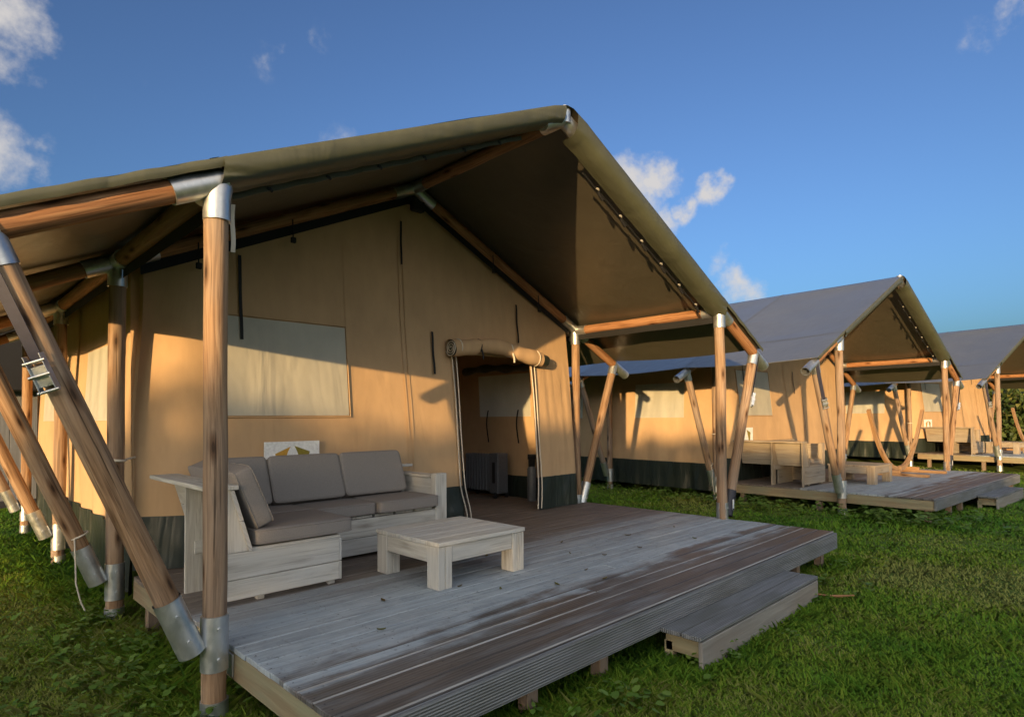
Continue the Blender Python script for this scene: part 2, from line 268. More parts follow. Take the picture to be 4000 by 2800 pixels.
# ------------------------------------------------------------------ mesh building
class MB:
    def __init__(s, off=(0, 0, 0)): s.v = []; s.f = []; s.uv = []; s.r = []; s.mi = []; s.off = Vector(off); s.sm = []
    def add(s, verts, faces, uvs=None, rnd=None, mi=0, smooth=False):
        n = len(s.v); rnd = random.random() if rnd is None else rnd
        for p in verts: s.v.append(tuple(p)); s.r.append(rnd)
        for i, fc in enumerate(faces):
            s.f.append([n+k for k in fc]); s.mi.append(mi); s.sm.append(smooth)
            s.uv.append(uvs[i] if uvs else [(verts[k][0]+rnd*7, verts[k][1]+verts[k][2]) for k in fc])
    def box(s, lo, hi, rnd=None, bev=.004, mi=0, M4=None, emi=None):
        """bevelled board with grain along its longest side"""
        lo = Vector(lo); hi = Vector(hi); d = hi-lo; c = (lo+hi)/2; rnd = random.random() if rnd is None else rnd
        ax = max(range(3), key=lambda i: d[i]); bev = min(bev, min(d)*.3)
        vs_, idx = [], {}
        for sx in (-1, 1):
            for sy in (-1, 1):
                for sz in (-1, 1):
                    sg = (sx, sy, sz)
                    for k in range(3):
                        p = [c[i]+sg[i]*(d[i]/2-(0 if i == k else bev)) for i in range(3)]
                        idx[(sg, k)] = len(vs_); vs_.append(Vector(p))
        fs = []
        for k in range(3):
            a, b_ = [(1, 2), (2, 0), (0, 1)][k]
            for sgn in (-1, 1):
                q = []
                for sa, sb in ((-1, -1), (1, -1), (1, 1), (-1, 1)):
                    g = [0, 0, 0]; g[k] = sgn; g[a] = sa; g[b_] = sb; q.append(idx[(tuple(g), k)])
                fs.append(q if sgn > 0 else q[::-1])
        for k in range(3):                                      # edges along axis k
            a, b_ = [i for i in range(3) if i != k]
            for sa in (-1, 1):
                for sb in (-1, 1):
                    g0 = [0, 0, 0]; g1 = [0, 0, 0]; g0[k] = -1; g1[k] = 1
                    for g in (g0, g1): g[a] = sa; g[b_] = sb
                    q = [idx[(tuple(g0), a)], idx[(tuple(g1), a)], idx[(tuple(g1), b_)], idx[(tuple(g0), b_)]]
                    n_ = (vs_[q[1]]-vs_[q[0]]).cross(vs_[q[2]]-vs_[q[1]]); o = Vector([0, 0, 0]); o[a] = sa; o[b_] = sb
                    fs.append(q if n_.dot(o) > 0 else q[::-1])
        for sx in (-1, 1):
            for sy in (-1, 1):
                for sz in (-1, 1):
                    q = [idx[((sx, sy, sz), k)] for k in range(3)]
                    fs.append(q if sx*sy*sz > 0 else q[::-1])
        uvs = []
        for fc in fs:
            p0, p1, p2 = (vs_[fc[i]] for i in range(3)); n_ = (p1-p0).cross(p2-p0); na = max(range(3), key=lambda i: abs(n_[i]))
            oth = [i for i in range(3) if i != ax and i != na]
            if na == ax: oth = [i for i in range(3) if i != ax]
            o = oth[0]
            if na == ax: uvs.append([(vs_[k][oth[1]]*.3+rnd*31, vs_[k][o]+rnd*17) for k in fc])
            else: uvs.append([(vs_[k][ax]+rnd*31, vs_[k][o]+rnd*17+na*.37) for k in fc])
        if M4 is not None: vs_ = [M4 @ p for p in vs_]
        f0 = len(s.f); s.add(vs_, fs, uvs, rnd, mi)
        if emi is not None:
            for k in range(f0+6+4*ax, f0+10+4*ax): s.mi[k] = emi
    def obox(s, a, b_, wd, ht, upv=(0, 0, 1), **k):
        """board from point a to b, width wd across, height ht along upv"""
        a = Vector(a); b_ = Vector(b_); X = (b_-a); l = X.length; X.normalize(); Z = Vector(upv); Y = Z.cross(X).normalized(); Z = X.cross(Y)
        m = Matrix(((X.x, Y.x, Z.x, a.x), (X.y, Y.y, Z.y, a.y), (X.z, Y.z, Z.z, a.z), (0, 0, 0, 1)))
        s.box((0, -wd/2, -ht/2), (l, wd/2, ht/2), M4=m, **k)
    def prism(s, poly, axis, lo, hi, rnd=None, mi=0):
        """polygon in the two other axes, extruded along axis"""
        rnd = random.random() if rnd is None else rnd
        n = len(poly); o = [i for i in range(3) if i != axis]
        def P(q, t): p = [0, 0, 0]; p[o[0]], p[o[1]] = q; p[axis] = t; return Vector(p)
        vv = [P(q, lo) for q in poly]+[P(q, hi) for q in poly]
        A = sum(poly[i][0]*poly[(i+1) % n][1]-poly[(i+1) % n][0]*poly[i][1] for i in range(n))
        fl = (A > 0) != (axis == 1)
        top = list(range(n, 2*n)); bot = list(range(n))[::-1]; sides = [[i, (i+1) % n, n+(i+1) % n, n+i] for i in range(n)]
        fs = [top, bot]+sides
        if not fl: fs = [f[::-1] for f in fs]
        uvs = []
        for f in fs:
            if hi-lo > .3: uvs.append([(vv[k][axis]+rnd*31, sum(vv[k][i] for i in o)*.9+rnd*17) for k in f])
            else: uvs.append([(vv[k][2]+rnd*31, vv[k][0]+vv[k][1]+rnd*17) for k in f])
        s.add(vv, fs, uvs, rnd, mi)
    def tube(s, pts, rad, n=18, caps=True, rnd=None, mi=0, wob=0.0, seed=0):
        rnd = random.random() if rnd is None else rnd
        pts = [Vector(p) for p in pts]; rad = rad if isinstance(rad, (list, tuple)) else [rad]*len(pts)
        T0 = (pts[1]-pts[0]).normalized(); ref = Vector((0, 0, 1)) if abs(T0.z) < .8 else Vector((1, 0, 0))
        Nn = (ref-T0*ref.dot(T0)).normalized(); vv = []; uvp = []; d = 0
        for i, p in enumerate(pts):
            T = ((pts[min(i+1, len(pts)-1)]-pts[max(i-1, 0)])).normalized(); Nn = (Nn-T*Nn.dot(T)).normalized(); B = T.cross(Nn)
            if i: d += (p-pts[i-1]).length
            for j in range(n):
                a = 2*math.pi*j/n; rr = rad[i]*(1+wob*mnoise.noise(Vector((math.cos(a)*.8+seed, math.sin(a)*.8, d*2.2))))
                vv.append(p+(Nn*math.cos(a)+B*math.sin(a))*rr); uvp.append(d)
        fs, uvs = [], []
        c = 2*math.pi*max(rad)
        for i in range(len(pts)-1):
            for j in range(n):
                k = (j+1) % n; fs.append([i*n+j, i*n+k, (i+1)*n+k, (i+1)*n+j])
                uvs.append([(uvp[i*n]+rnd*31, j/n*c+rnd*17), (uvp[i*n]+rnd*31, (j+1)/n*c+rnd*17), (uvp[(i+1)*n]+rnd*31, (j+1)/n*c+rnd*17), (uvp[(i+1)*n]+rnd*31, j/n*c+rnd*17)])
        n0 = len(s.v); s.add(vv, fs, uvs, rnd, mi, True)
        if caps:
            for base, fc in ((0, list(range(n))[::-1]), ((len(pts)-1)*n, list(range(n)))):
                pv = [vv[base+k] for k in range(n)]
                s.add(pv, [fc], [[(.3*math.cos(2*math.pi*k/n)*c/6+rnd, math.sin(2*math.pi*k/n)*c/6) for k in fc]], rnd, mi)
    def grid(s, fn, us, vs_, rnd=None, mi=0, skip=None, flip=False):
        rnd = random.random() if rnd is None else rnd
        vv = [Vector(fn(u, v)) for u in us for v in vs_]; m = len(vs_); fs = []; uvs = []
        for i in range(len(us)-1):
            for j in range(m-1):
                if skip and skip((us[i]+us[i+1])/2, (vs_[j]+vs_[j+1])/2): continue
                q = [i*m+j, (i+1)*m+j, (i+1)*m+j+1, i*m+j+1]
                fs.append(q[::-1] if flip else q); uvs.append([(us[k//m], vs_[k % m]) for k in fs[-1]])
        s.add(vv, fs, uvs, rnd, mi, True)
    def build(s, name, mats, parent=None, origin=None):
        me = bpy.data.meshes.new(name); off = s.off
        me.from_pydata([tuple(Vector(p)-off) for p in s.v], [], s.f)
        uvl = me.uv_layers.new(name='UVMap'); flat = [c for f in s.uv for p in f for c in p]; uvl.data.foreach_set('uv', flat)
        a = me.attributes.new('rnd', 'FLOAT', 'POINT'); a.data.foreach_set('value', s.r)
        me.polygons.foreach_set('material_index', s.mi); me.polygons.foreach_set('use_smooth', s.sm)
        for m in (mats if isinstance(mats, (list, tuple)) else [mats]): me.materials.append(m)
        me.update(); o = bpy.data.objects.new(name, me); COL.objects.link(o)
        if parent: o.parent = parent
        return o
def tag(o, label=None, cat=None, group=None, kind=None):
    if label: o['label'] = label
    if cat: o['category'] = cat
    if group: o['group'] = group
    if kind: o['kind'] = kind
    return o
def empty(name, loc, label, cat, group=None):
    o = bpy.data.objects.new(name, None); COL.objects.link(o); o.location = loc; o.empty_display_size = .2
    return tag(o, label, cat, group)
def copy_tree(o, parent=None, keep=None):
    if keep and not keep(o): return None
    c = o.copy(); COL.objects.link(c); c.parent = parent
    for ch in list(o.children): copy_tree(ch, c, keep)
    return c
def lin(a, b, n): return [a+(b-a)*i/(n-1) for i in range(n)]
def smooth(a, b, x):
    t = max(0, min(1, (x-a)/(b-a))); return t*t*(3-2*t)

# ------------------------------------------------------------------ measured frame of a tent (local metres)
W, HP, HA, HD = 5.483, 2.718, 3.998, .338
ROWS = [0, 2.13, 4.62, 7.25]
EX, EZ = .90, 2.285                      # eave joint, outside the posts
XC = W/2
DF, DL, DR = -1.17, .085, 5.50           # deck front, left, right
def axis_z(x):                           # rafter axis height across the tent
    if x < 0: return HP+(HP-EZ)/EX*x
    if x > W: return HP-(HP-EZ)/EX*(x-W)
    return HA-(HA-HP)*abs(x-XC)/XC
def top_z(x): return axis_z(x)+.105-(.0 if abs(x-XC) > .2 else .02*(1-abs(x-XC)/.2))
def wall_y(x, z):
    y = 1.95+.23*smooth(.34, 3.6, z)
    y += .22*smooth(.55, .05, x)*(1-.3*smooth(1.5, 3, z))
    y += .012*mnoise.noise(Vector((x*1.3, z*.5, 3)))+.006*math.sin(x*9+z*.6)*smooth(2.6, .5, z)
    y += .02*smooth(4.5, 4.75, x)*math.sin((x-4.5)*58+.8*math.sin(z*2))*smooth(2.5, 1.9, z)*(.5+.5*smooth(.5, 1.8, z))
    return y

# ------------------------------------------------------------------ tent
def make_tent(loc, rot, label, open_door):
    t = empty('safari_tent', loc, label, 'tent', 'safari tents in a row'); t.rotation_euler.z = rot
    # ---- timber frame
    def knob(p0, p1, r=.0605): return lin(0, 1, 9), r
    sd_ = 0
    for ri, y in enumerate(ROWS):
        for side in (0, 1):
            x = W*side; sg = -1 if side == 0 else 1; sd_ += 1
            m = MB(); zs = lin(-.06, HP-.14, 22)
            m.tube([(x+.012*mnoise.noise(Vector((z*.9, sd_*3.3, 0))), y+.012*mnoise.noise(Vector((z*.9, sd_*3.3, 5))), z) for z in zs], .0575, 22, True, None, 0, .09, sd_*3.1)
            p = m.build('post', M['post'], t)
            s1, s2 = (.25, .52) if ri == 0 else (.16, .43)
            m = MB(); m.tube([(x, y, s1), (x, y, s2)], .0655, 24, True)
            for bz in (s1+.06, s2-.06): m.tube([(x, y-.062, bz), (x, y-.076, bz)], .011, 6)
            m.build('steel_sleeve', M['steel'], p)
            m = MB(); m.tube([(x, y, -.05), (x, y, .10)], .0655, 24, True); m.build('ground_sleeve', M['steel'], p)
            # bolt tab against the deck joist
            # joint on top: post socket mitred into the rafter line
            m = MB(); kx = .16*(-sg)
            m.tube([(x, y, HP-.20), (x, y, HP-.07), (x-sg*.012, y, HP-.02), (x-sg*.02, y, HP+.012)], [.066, .066, .064, .05], 24)
            m.tube([(x+sg*.22, y, axis_z(x+sg*.22)), (x-sg*(.26 if ri else .03), y, axis_z(x-sg*(.26 if ri else .03)))], .0665, 24)
            if ri < len(ROWS)-1: m.tube([(x, y, HP-.012), (x, y+.2, HP-.012)], .066, 20)
            if ri > 0: m.tube([(x, y, HP-.012), (x, y-.2, HP-.012)], .066, 20)
            m.build('steel_joint', M['steel'], t)
            # eave beam, joint with stub, leaning strut
            a = Vector((x+sg*.2, y, axis_z(x+sg*.2))); e = Vector((x+sg*EX, y, EZ))
            m = MB(); m.tube([a.lerp(e, q) for q in lin(0, .97, 7)], .058, 20, True, None, 0, .06, sd_*1.7); m.build('eave_beam', M['beam'], t)
            foot = Vector((x+sg*.105, y, .30 if ri else .36)); top = Vector((x+sg*EX, y, EZ))
            m = MB(); dirn = (top-a).normalized(); stub = top+dirn*.33
            ring = [top-dirn*.04, stub]
            m.tube(ring, .064, 22, False); m.tube([stub, top-dirn*.04], .055, 22, False)
            sdn = (foot-top).normalized(); m.tube([top, top+sdn*.16], .064, 22); m.tube([top-sdn*.03, top], .05, 16)
            # rim of the open pipe
            q = []; nn = 22
            X = dirn; Yv = Vector((0, 1, 0)); Zv = X.cross(Yv)
            vv = [stub+(Yv*math.cos(2*math.pi*k/nn)+Zv*math.sin(2*math.pi*k/nn))*r for r in (.064, .055) for k in range(nn)]
            m.add(vv, [[k, (k+1) % nn, nn+(k+1) % nn, nn+k] for k in range(nn)])
            m.build('eave_joint', M['steel'], t)
            m = MB(); m.tube([(top+sdn*.13).lerp(foot-sdn*.12, q) for q in lin(0, 1, 16)], .057, 20, True, None, 0, .1, sd_*5.3); st = m.build('strut', M['post'], t)
            m = MB(); m.tube([foot-sdn*.30, foot], .064, 24, False); m.tube([foot, foot-sdn*.30], .058, 24, False)
            for bq in (.08, .22): cB = foot-sdn*bq; m.tube([cB+Vector((0, -.060, 0)), cB+Vector((0, -.074, 0))], .011, 6)
            dark = side == 1 and ri == 0
            m.build('strut_sleeve', M['darkmetal'] if dark else M['steel'], st)
            if dark:
                m = MB(); c = foot-sdn*.12; m.box((c.x-.028, c.y-.0675, c.z-.045), (c.x+.006, c.y-.0655, c.z+.075), bev=.0005); m.build('sticker', M['white'], st)
            if ri == 0:        # ratchet strap from the eave down the strut
                m = MB(); outv = Vector((sg*1, 0, 0)); nrm = sdn.cross(Vector((0, 1, 0))).normalized()
                if nrm.x*sg < 0: nrm = -nrm
                A = top+nrm*.07+sdn*.02; B = top+sdn*.60+nrm*.068
                upn = nrm.lerp(Vector((0, -1, 0)), .55).normalized()
                A = top+upn*.069+sdn*.0; B = top+sdn*.56+upn*.067
                m.obox(A, B, .05, .003, upn, bev=.0005); sp_ = m.build('ratchet_strap', M['strap'], t)
                m = MB(); side_ = sdn.cross(upn).normalized(); b0 = B+upn*.012
                for o_ in (-.034, .034): m.obox(b0+side_*o_-sdn*.03, b0+side_*o_+sdn*.13, .004, .035, upn, bev=.001)
                for q_, h_ in ((.0, .012), (.06, .02), (.13, .01)): m.tube([b0+side_*-.045+sdn*q_+upn*h_, b0+side_*.045+sdn*q_+upn*h_], .007, 10)
                m.obox(b0+sdn*.02+upn*.0, b0+sdn*.11+upn*.0, .066, .01, upn, bev=.002)
                m.build('buckle', M['steel'], sp_)
        # rafters of this row
        for sg in (-1, 1):
            x0 = 0 if sg < 0 else W; xa = x0-sg*(.22 if ri else .05); xb = XC+sg*.16
            m = MB(); m.tube([(xa+(xb-xa)*q, y, axis_z(xa+(xb-xa)*q)+(0 if ri else .036)) for q in lin(0, 1, 14)], .0575 if ri else .05, 20, True, None, 0, .06, sd_*7.7+sg); m.build('rafter', M['beam'], t)
        if ri == 0:
            m = MB(); m.grid(lambda u, v: (.115+.012*u, .10+.01*math.sin(v*6), HP-.06-.26*v), [-1, 1], lin(0, 1, 8)); m.build('hanging_strap', M['cord'], t)
        m = MB()
        for sg in (-1, 1): m.tube([(XC, y, HA), (XC+sg*.26, y, axis_z(XC+sg*.26))], .064, 22)
        if ri < len(ROWS)-1: m.tube([(XC, y, HA), (XC, y+.22, HA)], .064, 22)
        if ri > 0: m.tube([(XC, y, HA), (XC, y-.22, HA)], .064, 22)
        m.tube([(XC, y-.02, HA-.05), (XC, y-.02, HA+(.055 if ri else .085))], [.05, .05], 16)
        m.build('ridge_joint', M['steel'], t)
        if ri < len(ROWS)-1:
            y1 = ROWS[ri+1]
            for x, z, nm in ((0, HP-.012, 'purlin'), (W, HP-.012, 'purlin'), (XC, HA, 'ridge_pole')):
                m = MB(); m.tube([(x, y+.17+(y1-y-.34)*q, z) for q in lin(0, 1, 12)], .0575, 20, True, None, 0, .06, x+y); m.build(nm, M['beam'], t)
            # dark flap laced under the purlins
            for x, sg in ((0, -1), (W, 1)):
                m = MB(); n_ = 16
                m.grid(lambda u, v: (x-sg*.02, u, HP-.055-v*.085-.006*abs(math.sin(u*3.2))), lin(y+.07, y1-.07, 30), [0, .5, 1])
                m.build('purlin_flap', M['black'], t)
    for yy in (ROWS[1],):
        m = MB(); m.tube([(math.cos(a)*.063, yy+math.sin(a)*.063, 1.20+.004*math.sin(a*2)) for a in lin(0, 2*math.pi, 24)], .010, 6); m.tube([(.06, yy+.0, 1.20), (.14, yy+.06, 1.215)], .009, 6); m.build('post_tie', M['cord'], t)
    m = MB(); f0 = Vector((-.105, ROWS[1], .36)); t0 = Vector((-EX, ROWS[1], EZ)); dd_ = (t0-f0).normalized(); c0 = f0+dd_*.33; sd2 = dd_.cross(Vector((0, 1, 0)))
    m.tube([c0+(Vector((0, 1, 0))*math.cos(a)+sd2*math.sin(a))*.063 for a in lin(0, 2*math.pi, 20)], .007, 6); m.tube([c0+Vector((-.03, -.06, -.01)), c0+Vector((-.025, -.07, -.15)), c0+Vector((-.02, -.07, -.33)), c0+Vector((.01, -.075, -.47)), c0+Vector((.035, -.075, -.53))], .0055, 6); m.build('hanging_cord', M['cord'], t)
    # ---- roof sheet
    ys = sorted(set([-.085]+lin(-.06, 7.40, 44)+[7.42]+ROWS))
    xs = [-.97]+lin(-.9, -.05, 5)+lin(0, XC, 16)[:-1]+[XC-.04, XC+.04]+lin(XC, W, 16)[1:]+lin(W+.05, W+.9, 5)+[W+.97]
    def sag(x, y):
        s = 0
        for a, b in zip(ROWS[:-1], ROWS[1:]):
            if a <= y <= b: s = math.sin(math.pi*(y-a)/(b-a))
        d = min(1, abs(x-XC)/.35)*(1 if 0 < x < W else .7)
        pull = 0
        return -.05*s*d+.008*mnoise.noise(Vector((x*1.6, y*1.1, 7)))*d
    m = MB()
    m.grid(lambda x, y: (x, y, top_z(x)+sag(x, y)), xs, ys, None, 0)
    m.grid(lambda x, y: (x, y, top_z(x)+sag(x, y)-.010), xs, ys, None, 1, flip=True)
    for x in (xs[0], xs[-1]): m.grid(lambda u, v: (x, u, top_z(x)+sag(x, u)-.010+.010*v), ys, [0, 1], None, 0)
    m.grid(lambda u, v: (u, ys[-1], top_z(u)+sag(u, ys[-1])-.010+.010*v), xs, [0, 1], None, 0)
    roof = m.build('roof_canvas', [M['roofout'], M['roofin']], t)
    for sg in (-1, 1):
        m = MB(); xa, xb = (-.97, .02) if sg < 0 else (W-.02, W+.97)
        hp_ = [(-.085, .002), (-.094, -.012), (-.094, -.03), (-.088, -.05)]
        m.grid(lambda u, v: (u, hp_[int(v)][0]+.003*math.sin(u*23), top_z(u)+hp_[int(v)][1]+.002*math.sin(u*31)), lin(xa, xb, 40), [0, 1, 2, 3]); m.build('front_hem', M['valance'], t)
    for sg in (-1, 1):       # welded seams of the sheet
        x_ = -.04 if sg < 0 else W+.04
        m = MB(); m.grid(lambda u, v: (x_+.022*v, u, top_z(x_+.022*v)+sag(x_+.022*v, u)+.0045), [-1, 1], [0, 1]) if 0 else m.grid(lambda u, v: (x_+.022*v, u, top_z(x_+.022*v)+sag(x_+.022*v, u)+.0045), ys, [-1, 1], flip=True); m.build('roof_seam', M['roofout'], t)
        for y_ in ROWS[1:-1]:
            m = MB(); m.grid(lambda u, v: (u, y_+.03*v, top_z(u)+sag(u, y_+.03*v)+.0045), [x for x in xs if (x <= XC-.04 if sg < 0 else x >= XC+.04)], [-1, 1]); m.build('roof_seam', M['roofout'], t)
    # front valance wrapped round the rafter, one piece per slope
    for sg in (-1, 1):
        m = MB(); x0 = (0 if sg < 0 else W)-sg*.0; x1 = XC+sg*.075
        prof = [(-.085, .0), (-.100, -.02), (-.104, -.06), (-.100, -.11), (-.088, -.15), (-.055, -.185), (.01, -.202), (.085, -.196)]
        def vf(u, v):
            i = int(v); f = v-i; a = prof[i]; b = prof[min(i+1, len(prof)-1)]; py = a[0]+(b[0]-a[0])*f; pz = a[1]+(b[1]-a[1])*f
            k = smooth(0, .4, v/7); end = max(smooth(.55, 0, abs(u-x0)), .5*smooth(.5, 0, abs(u-x1)))
            wr = (.004+.016*end)*mnoise.noise(Vector((u*7+v*.9*sg, v*.3, sg*4)))+(.0008+.006*end)*mnoise.noise(Vector((u*26+v*1.6*sg, v*.3, 1)))
            drop = pz*(.74 if sg < 0 else .98)
            return (u, py-wr*k, top_z(u)+drop+wr*.5*k)
        m.grid(vf, lin(x0, x1, 90), lin(0, 7, 15)); m.build('front_valance', M['valance'], t)
        # second lining hem and lacing behind
        m = MB(); pts = []
        for i, u in enumerate(lin(x0-sg*.25, x1+sg*.35, 26)):
            pts.append((u, .135, top_z(u)-(.165 if sg < 0 else .2)-.006*(i % 2)))
        if sg < 0: m.grid(lambda u, v: (u, .125-.01*v+.004*math.sin(u*17), top_z(u)-.150-.038*v+.003*math.sin(u*29)), lin(x0+.12, x1-.3, 60), [0, .5, 1])
        else: m.tube(pts, .010, 8)
        cord = m.build('laced_hem' if sg < 0 else 'lacing_cord', M['valance'] if sg < 0 else M['black'], t)
        for u in lin(x0-sg*.32, x1+sg*.55, 6):
            m = MB(); zz = top_z(u)-(.17 if sg < 0 else .205)
            m.tube([(u-.016, .12, zz), (u, .115, zz-.004), (u+.018, .12, zz-.012)], [.008, .012, .008], 8); m.build('toggle', M['knot'] if sg > 0 else M['black'], cord)
            if sg > 0:
                m = MB(); m.tube([(u+.02, .13, zz-.02), (u+.05, .13, zz-.05), (u+.09, .13, zz-.08)], .016, 8); m.build('rope_knot', M['black'], cord)
    # ---- front wall
    dx0, dx1 = 3.27, 4.50
    def wtop(x): return min(top_z(x)-.17, 3.83)
    wxs = sorted(set([round(v, 4) for v in lin(.12, 5.27, 84)]+[dx0, dx1]))
    def ins(u, v): return dx0 < u < dx1
    m = MB()
    zl = lin(.735, 2.24, 22)
    m.grid(lambda x, z: (x, wall_y(x, z), z), wxs, zl, None, 0, (ins if open_door else None))
    m.grid(lambda x, v: (x, wall_y(x, 2.24+(wtop(x)-2.24)*v), 2.24+(wtop(x)-2.24)*v), wxs, lin(0, 1, 12))
    fwall = m.build('front_wall', M['wall'], t)
    m = MB()
    def sk(x, z): return (x, wall_y(x, z)-.006-.012*smooth(.735, .34, z)+.014*mnoise.noise(Vector((x*4, z*5, 9)))*smooth(.73, .6, z), z)
    m.grid(sk, wxs, lin(HD+.006, .75, 8), None, 0, (ins if open_door else None)); m.build('wall_skirt', M['skirt'], fwall)
    # window panel
    m = MB(); m.grid(lambda x, z: (x, wall_y(x, z)-.016+.006*mnoise.noise(Vector((x*5, z*1.0, 2))), z), lin(.66, 1.893, 26), lin(1.535, 2.388, 14)); m.build('window_panel', M['window'], fwall)
    m = MB(); bd = []
    for (a, b) in (((.645, 1.52), (1.908, 1.52)), ((1.908, 1.52), (1.908, 2.403)), ((1.908, 2.403), (.645, 2.403)), ((.645, 2.403), (.645, 1.52))):
        m.tube([(a[0]+(b[0]-a[0])*q, wall_y(a[0]+(b[0]-a[0])*q, a[1]+(b[1]-a[1])*q)-.013, a[1]+(b[1]-a[1])*q) for q in lin(0, 1, 24)], .006, 6)
    m.build('window_hem', M['wall'], fwall)
    # straps, seams
    def strip(x, z0, z1, wd, mt, nm, dx=0.0, off=.012):
        m = MB(); m.grid(lambda u, v: (x+dx*v+wd*(u-.5), wall_y(x, z0+(z1-z0)*v)-off-.004*math.sin(v*9), z0+(z1-z0)*v), [0, 1], lin(0, 1, 14)); return m.build(nm, mt, fwall)
    for (x, z0, z1) in ((.903, 2.19, 2.93), (2.953, 1.985, 2.455), (4.31, 2.44, 2.93)): strip(x, z0, z1, .028, M['black'], 'tie_strap', 0, .024)
    strip(2.60, 3.15, 3.62, .022, M['black'], 'zip_flap')
    for x in (2.56, 2.615): strip(x, .80, 3.70, .012, M['wall'], 'piped_seam', 0, .014)
    strip(1.912, 2.42, 3.35, .006, M['wall'], 'seam', 0, .008)
    # toggles hanging under the wall-top rafters
    for u in (.55, 1.35, 3.85, 4.65):
        m = MB(); z = axis_z(u); m.tube([(u, 2.06, z-.02), (u, 2.05, z-.2)], .006, 6); m.box((u-.022, 2.03, z-.24), (u+.022, 2.06, z-.19)); m.build('toggle_hook', M['black'], t)
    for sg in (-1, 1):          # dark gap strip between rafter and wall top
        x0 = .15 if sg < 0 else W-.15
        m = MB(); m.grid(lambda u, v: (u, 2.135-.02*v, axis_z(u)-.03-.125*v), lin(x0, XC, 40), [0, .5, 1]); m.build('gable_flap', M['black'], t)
    m = MB(); m.box((XC-.075, 2.02, HA-.27), (XC+.075, 2.1, HA-.16), bev=.01); m.build('lamp_hook', M['black'], t)
    if open_door:
        # cream zip bindings down both jambs and along the skirt
        for xj, sgn in ((dx0-.03, 1), (dx1+.03, -1)):
            for k, o_ in enumerate((-.028, .028)):
                m = MB(); pts = []
                for v in lin(0, 1, 26):
                    z = 2.22+(HD+.03-2.22)*v; bow = .055*smooth(.78, 1, v)*(1 if k == 0 else .9)*sgn+.008*math.sin(v*7+k)
                    pts.append((xj+o_+bow+.012*v*sgn, wall_y(xj, z)-.024-.03*smooth(.75, 1, v), z))
                m.tube(pts, [.0075]*26, 8); b_ = m.build('door_binding', M['cord'], fwall)
            m = MB(); m.tube([(xj+.055*smooth(.78, 1, v)*sgn+.012*v*sgn, wall_y(xj, 2.22+(HD+.03-2.22)*v)-.022-.03*smooth(.75, 1, v), 2.22+(HD+.03-2.22)*v) for v in lin(0, 1, 26)], .006, 6); m.build('door_zip', M['black'], fwall)
        # rolled-up door flap: sagging roll with spiral end, tied twice
        m = MB(); pts = []; rad = []
        for v in lin(0, 1, 40):
            x = dx0-.15+v*1.50; pinch = 1-.20*math.exp(-((v-.30)/.025)**2)-.18*math.exp(-((v-.63)/.025)**2)
            z = float(np.interp(v, [0, .12, .32, .5, .65, .85, 1], [2.28, 2.30, 2.34, 2.34, 2.318, 2.268, 2.235]))
            pts.append((x, wall_y(x, z)-.105, z)); rad.append(.092*pinch*(1+.05*math.sin(v*31)))
        pts = [tuple(np.mean([pts[min(39, max(0, i+k))] for k in (-2, -1, 0, 1, 2)], 0)) for i in range(40)]
        m.tube(pts, rad, 24, False, None, 0, .24, 3)
        c = Vector(pts[0]); c1 = Vector(pts[1]); dd = (c1-c).normalized()
        m.tube([c+dd*.012, c+dd*.013], [.09, .088], 24, True, None, 1)
        e = Vector(pts[-1]); e0 = Vector(pts[-3]); m.tube([e, e+(e-e0).normalized()*.10], [.08, .076], 20, True, None, 1)
        roll = m.build('rolled_door_flap', [M['wall'], M['skirt']], t)
        m = MB(); m.tube([c+Vector((-.004, math.cos(a)*(.012+a*.0042), math.sin(a)*(.012+a*.0042))) for a in lin(0, 18.5, 90)], .0065, 6); m.build('spiral_edge', M['cord'], roll)
        for v in (.30, .63):
            i = int(v*39); c = Vector(pts[i]); m = MB()
            m.tube([c+Vector((0, math.cos(a)*.076, math.sin(a)*.078)) for a in lin(0, 2*math.pi, 22)], .010, 8)
            m.tube([c+Vector((0, -.07, -.04)), c+Vector((.012, -.085, -.10)), c+Vector((.02, -.08, -.155))], .011, 8)
            m.build('tie_cord', M['black'] if v < .5 else M['cord'], roll)
        for v in (.1, .93):
            i = int(v*39); c = Vector(pts[i]); m = MB(); m.tube([c+Vector((0, math.cos(a)*.094, math.sin(a)*.094)) for a in lin(0, 2*math.pi, 22)], .007, 8); m.build('binding_ring', M['cord'], roll)
    else:
        for x in (dx0, dx1, 4.75): strip(x, .75, 2.3, .02, M['wall'], 'piped_seam', 0, .014)
        strip(dx0+.05, .8, 2.2, .012, M['black'], 'door_zip')
    # ---- side walls (gathered canvas hung outside the deck), skirts, windows
    for sg, xw in ((-1, .12), (1, W-.12)):
        def sw(y, z): return xw-sg*0+sg*(.022*math.sin(y*11+1.3*math.sin(y*2.1))*smooth(1.6, .3, z)+.02*mnoise.noise(Vector((y*1.2, z*.8, sg))))-sg*.05*smooth(1.2, 2.6, z)
        wys = lin(2.16, 7.3, 96); ztop = top_z(xw)-.11
        zs_ = sorted(set([round(v, 4) for v in lin(.635, ztop, 20)]+[1.52, 2.16])); WIN = ((2.87, 4.03), (5.5, 6.66))
        wys = sorted(set([round(v, 4) for v in wys]+[q+e for p_ in WIN for q, e in ((p_[0], .02), (p_[1], -.02))]))
        m = MB(); m.grid(lambda y, z: (sw(y, z), y, z), wys, zs_, None, 0, lambda y, z: 1.52 < z < 2.16 and any(a+.02 < y < b-.02 for a, b in WIN)); s_ = m.build('side_wall', M['wall'], t)
        m = MB(); m.grid(lambda y, z: (sw(y, z)+sg*(.012+.016*math.sin(y*24+2*math.sin(y*3))*smooth(.64, .25, z)), y, z), lin(2.16, 7.3, 180), lin(.15, .648, 6)); m.build('wall_skirt', M['skirt'], s_)
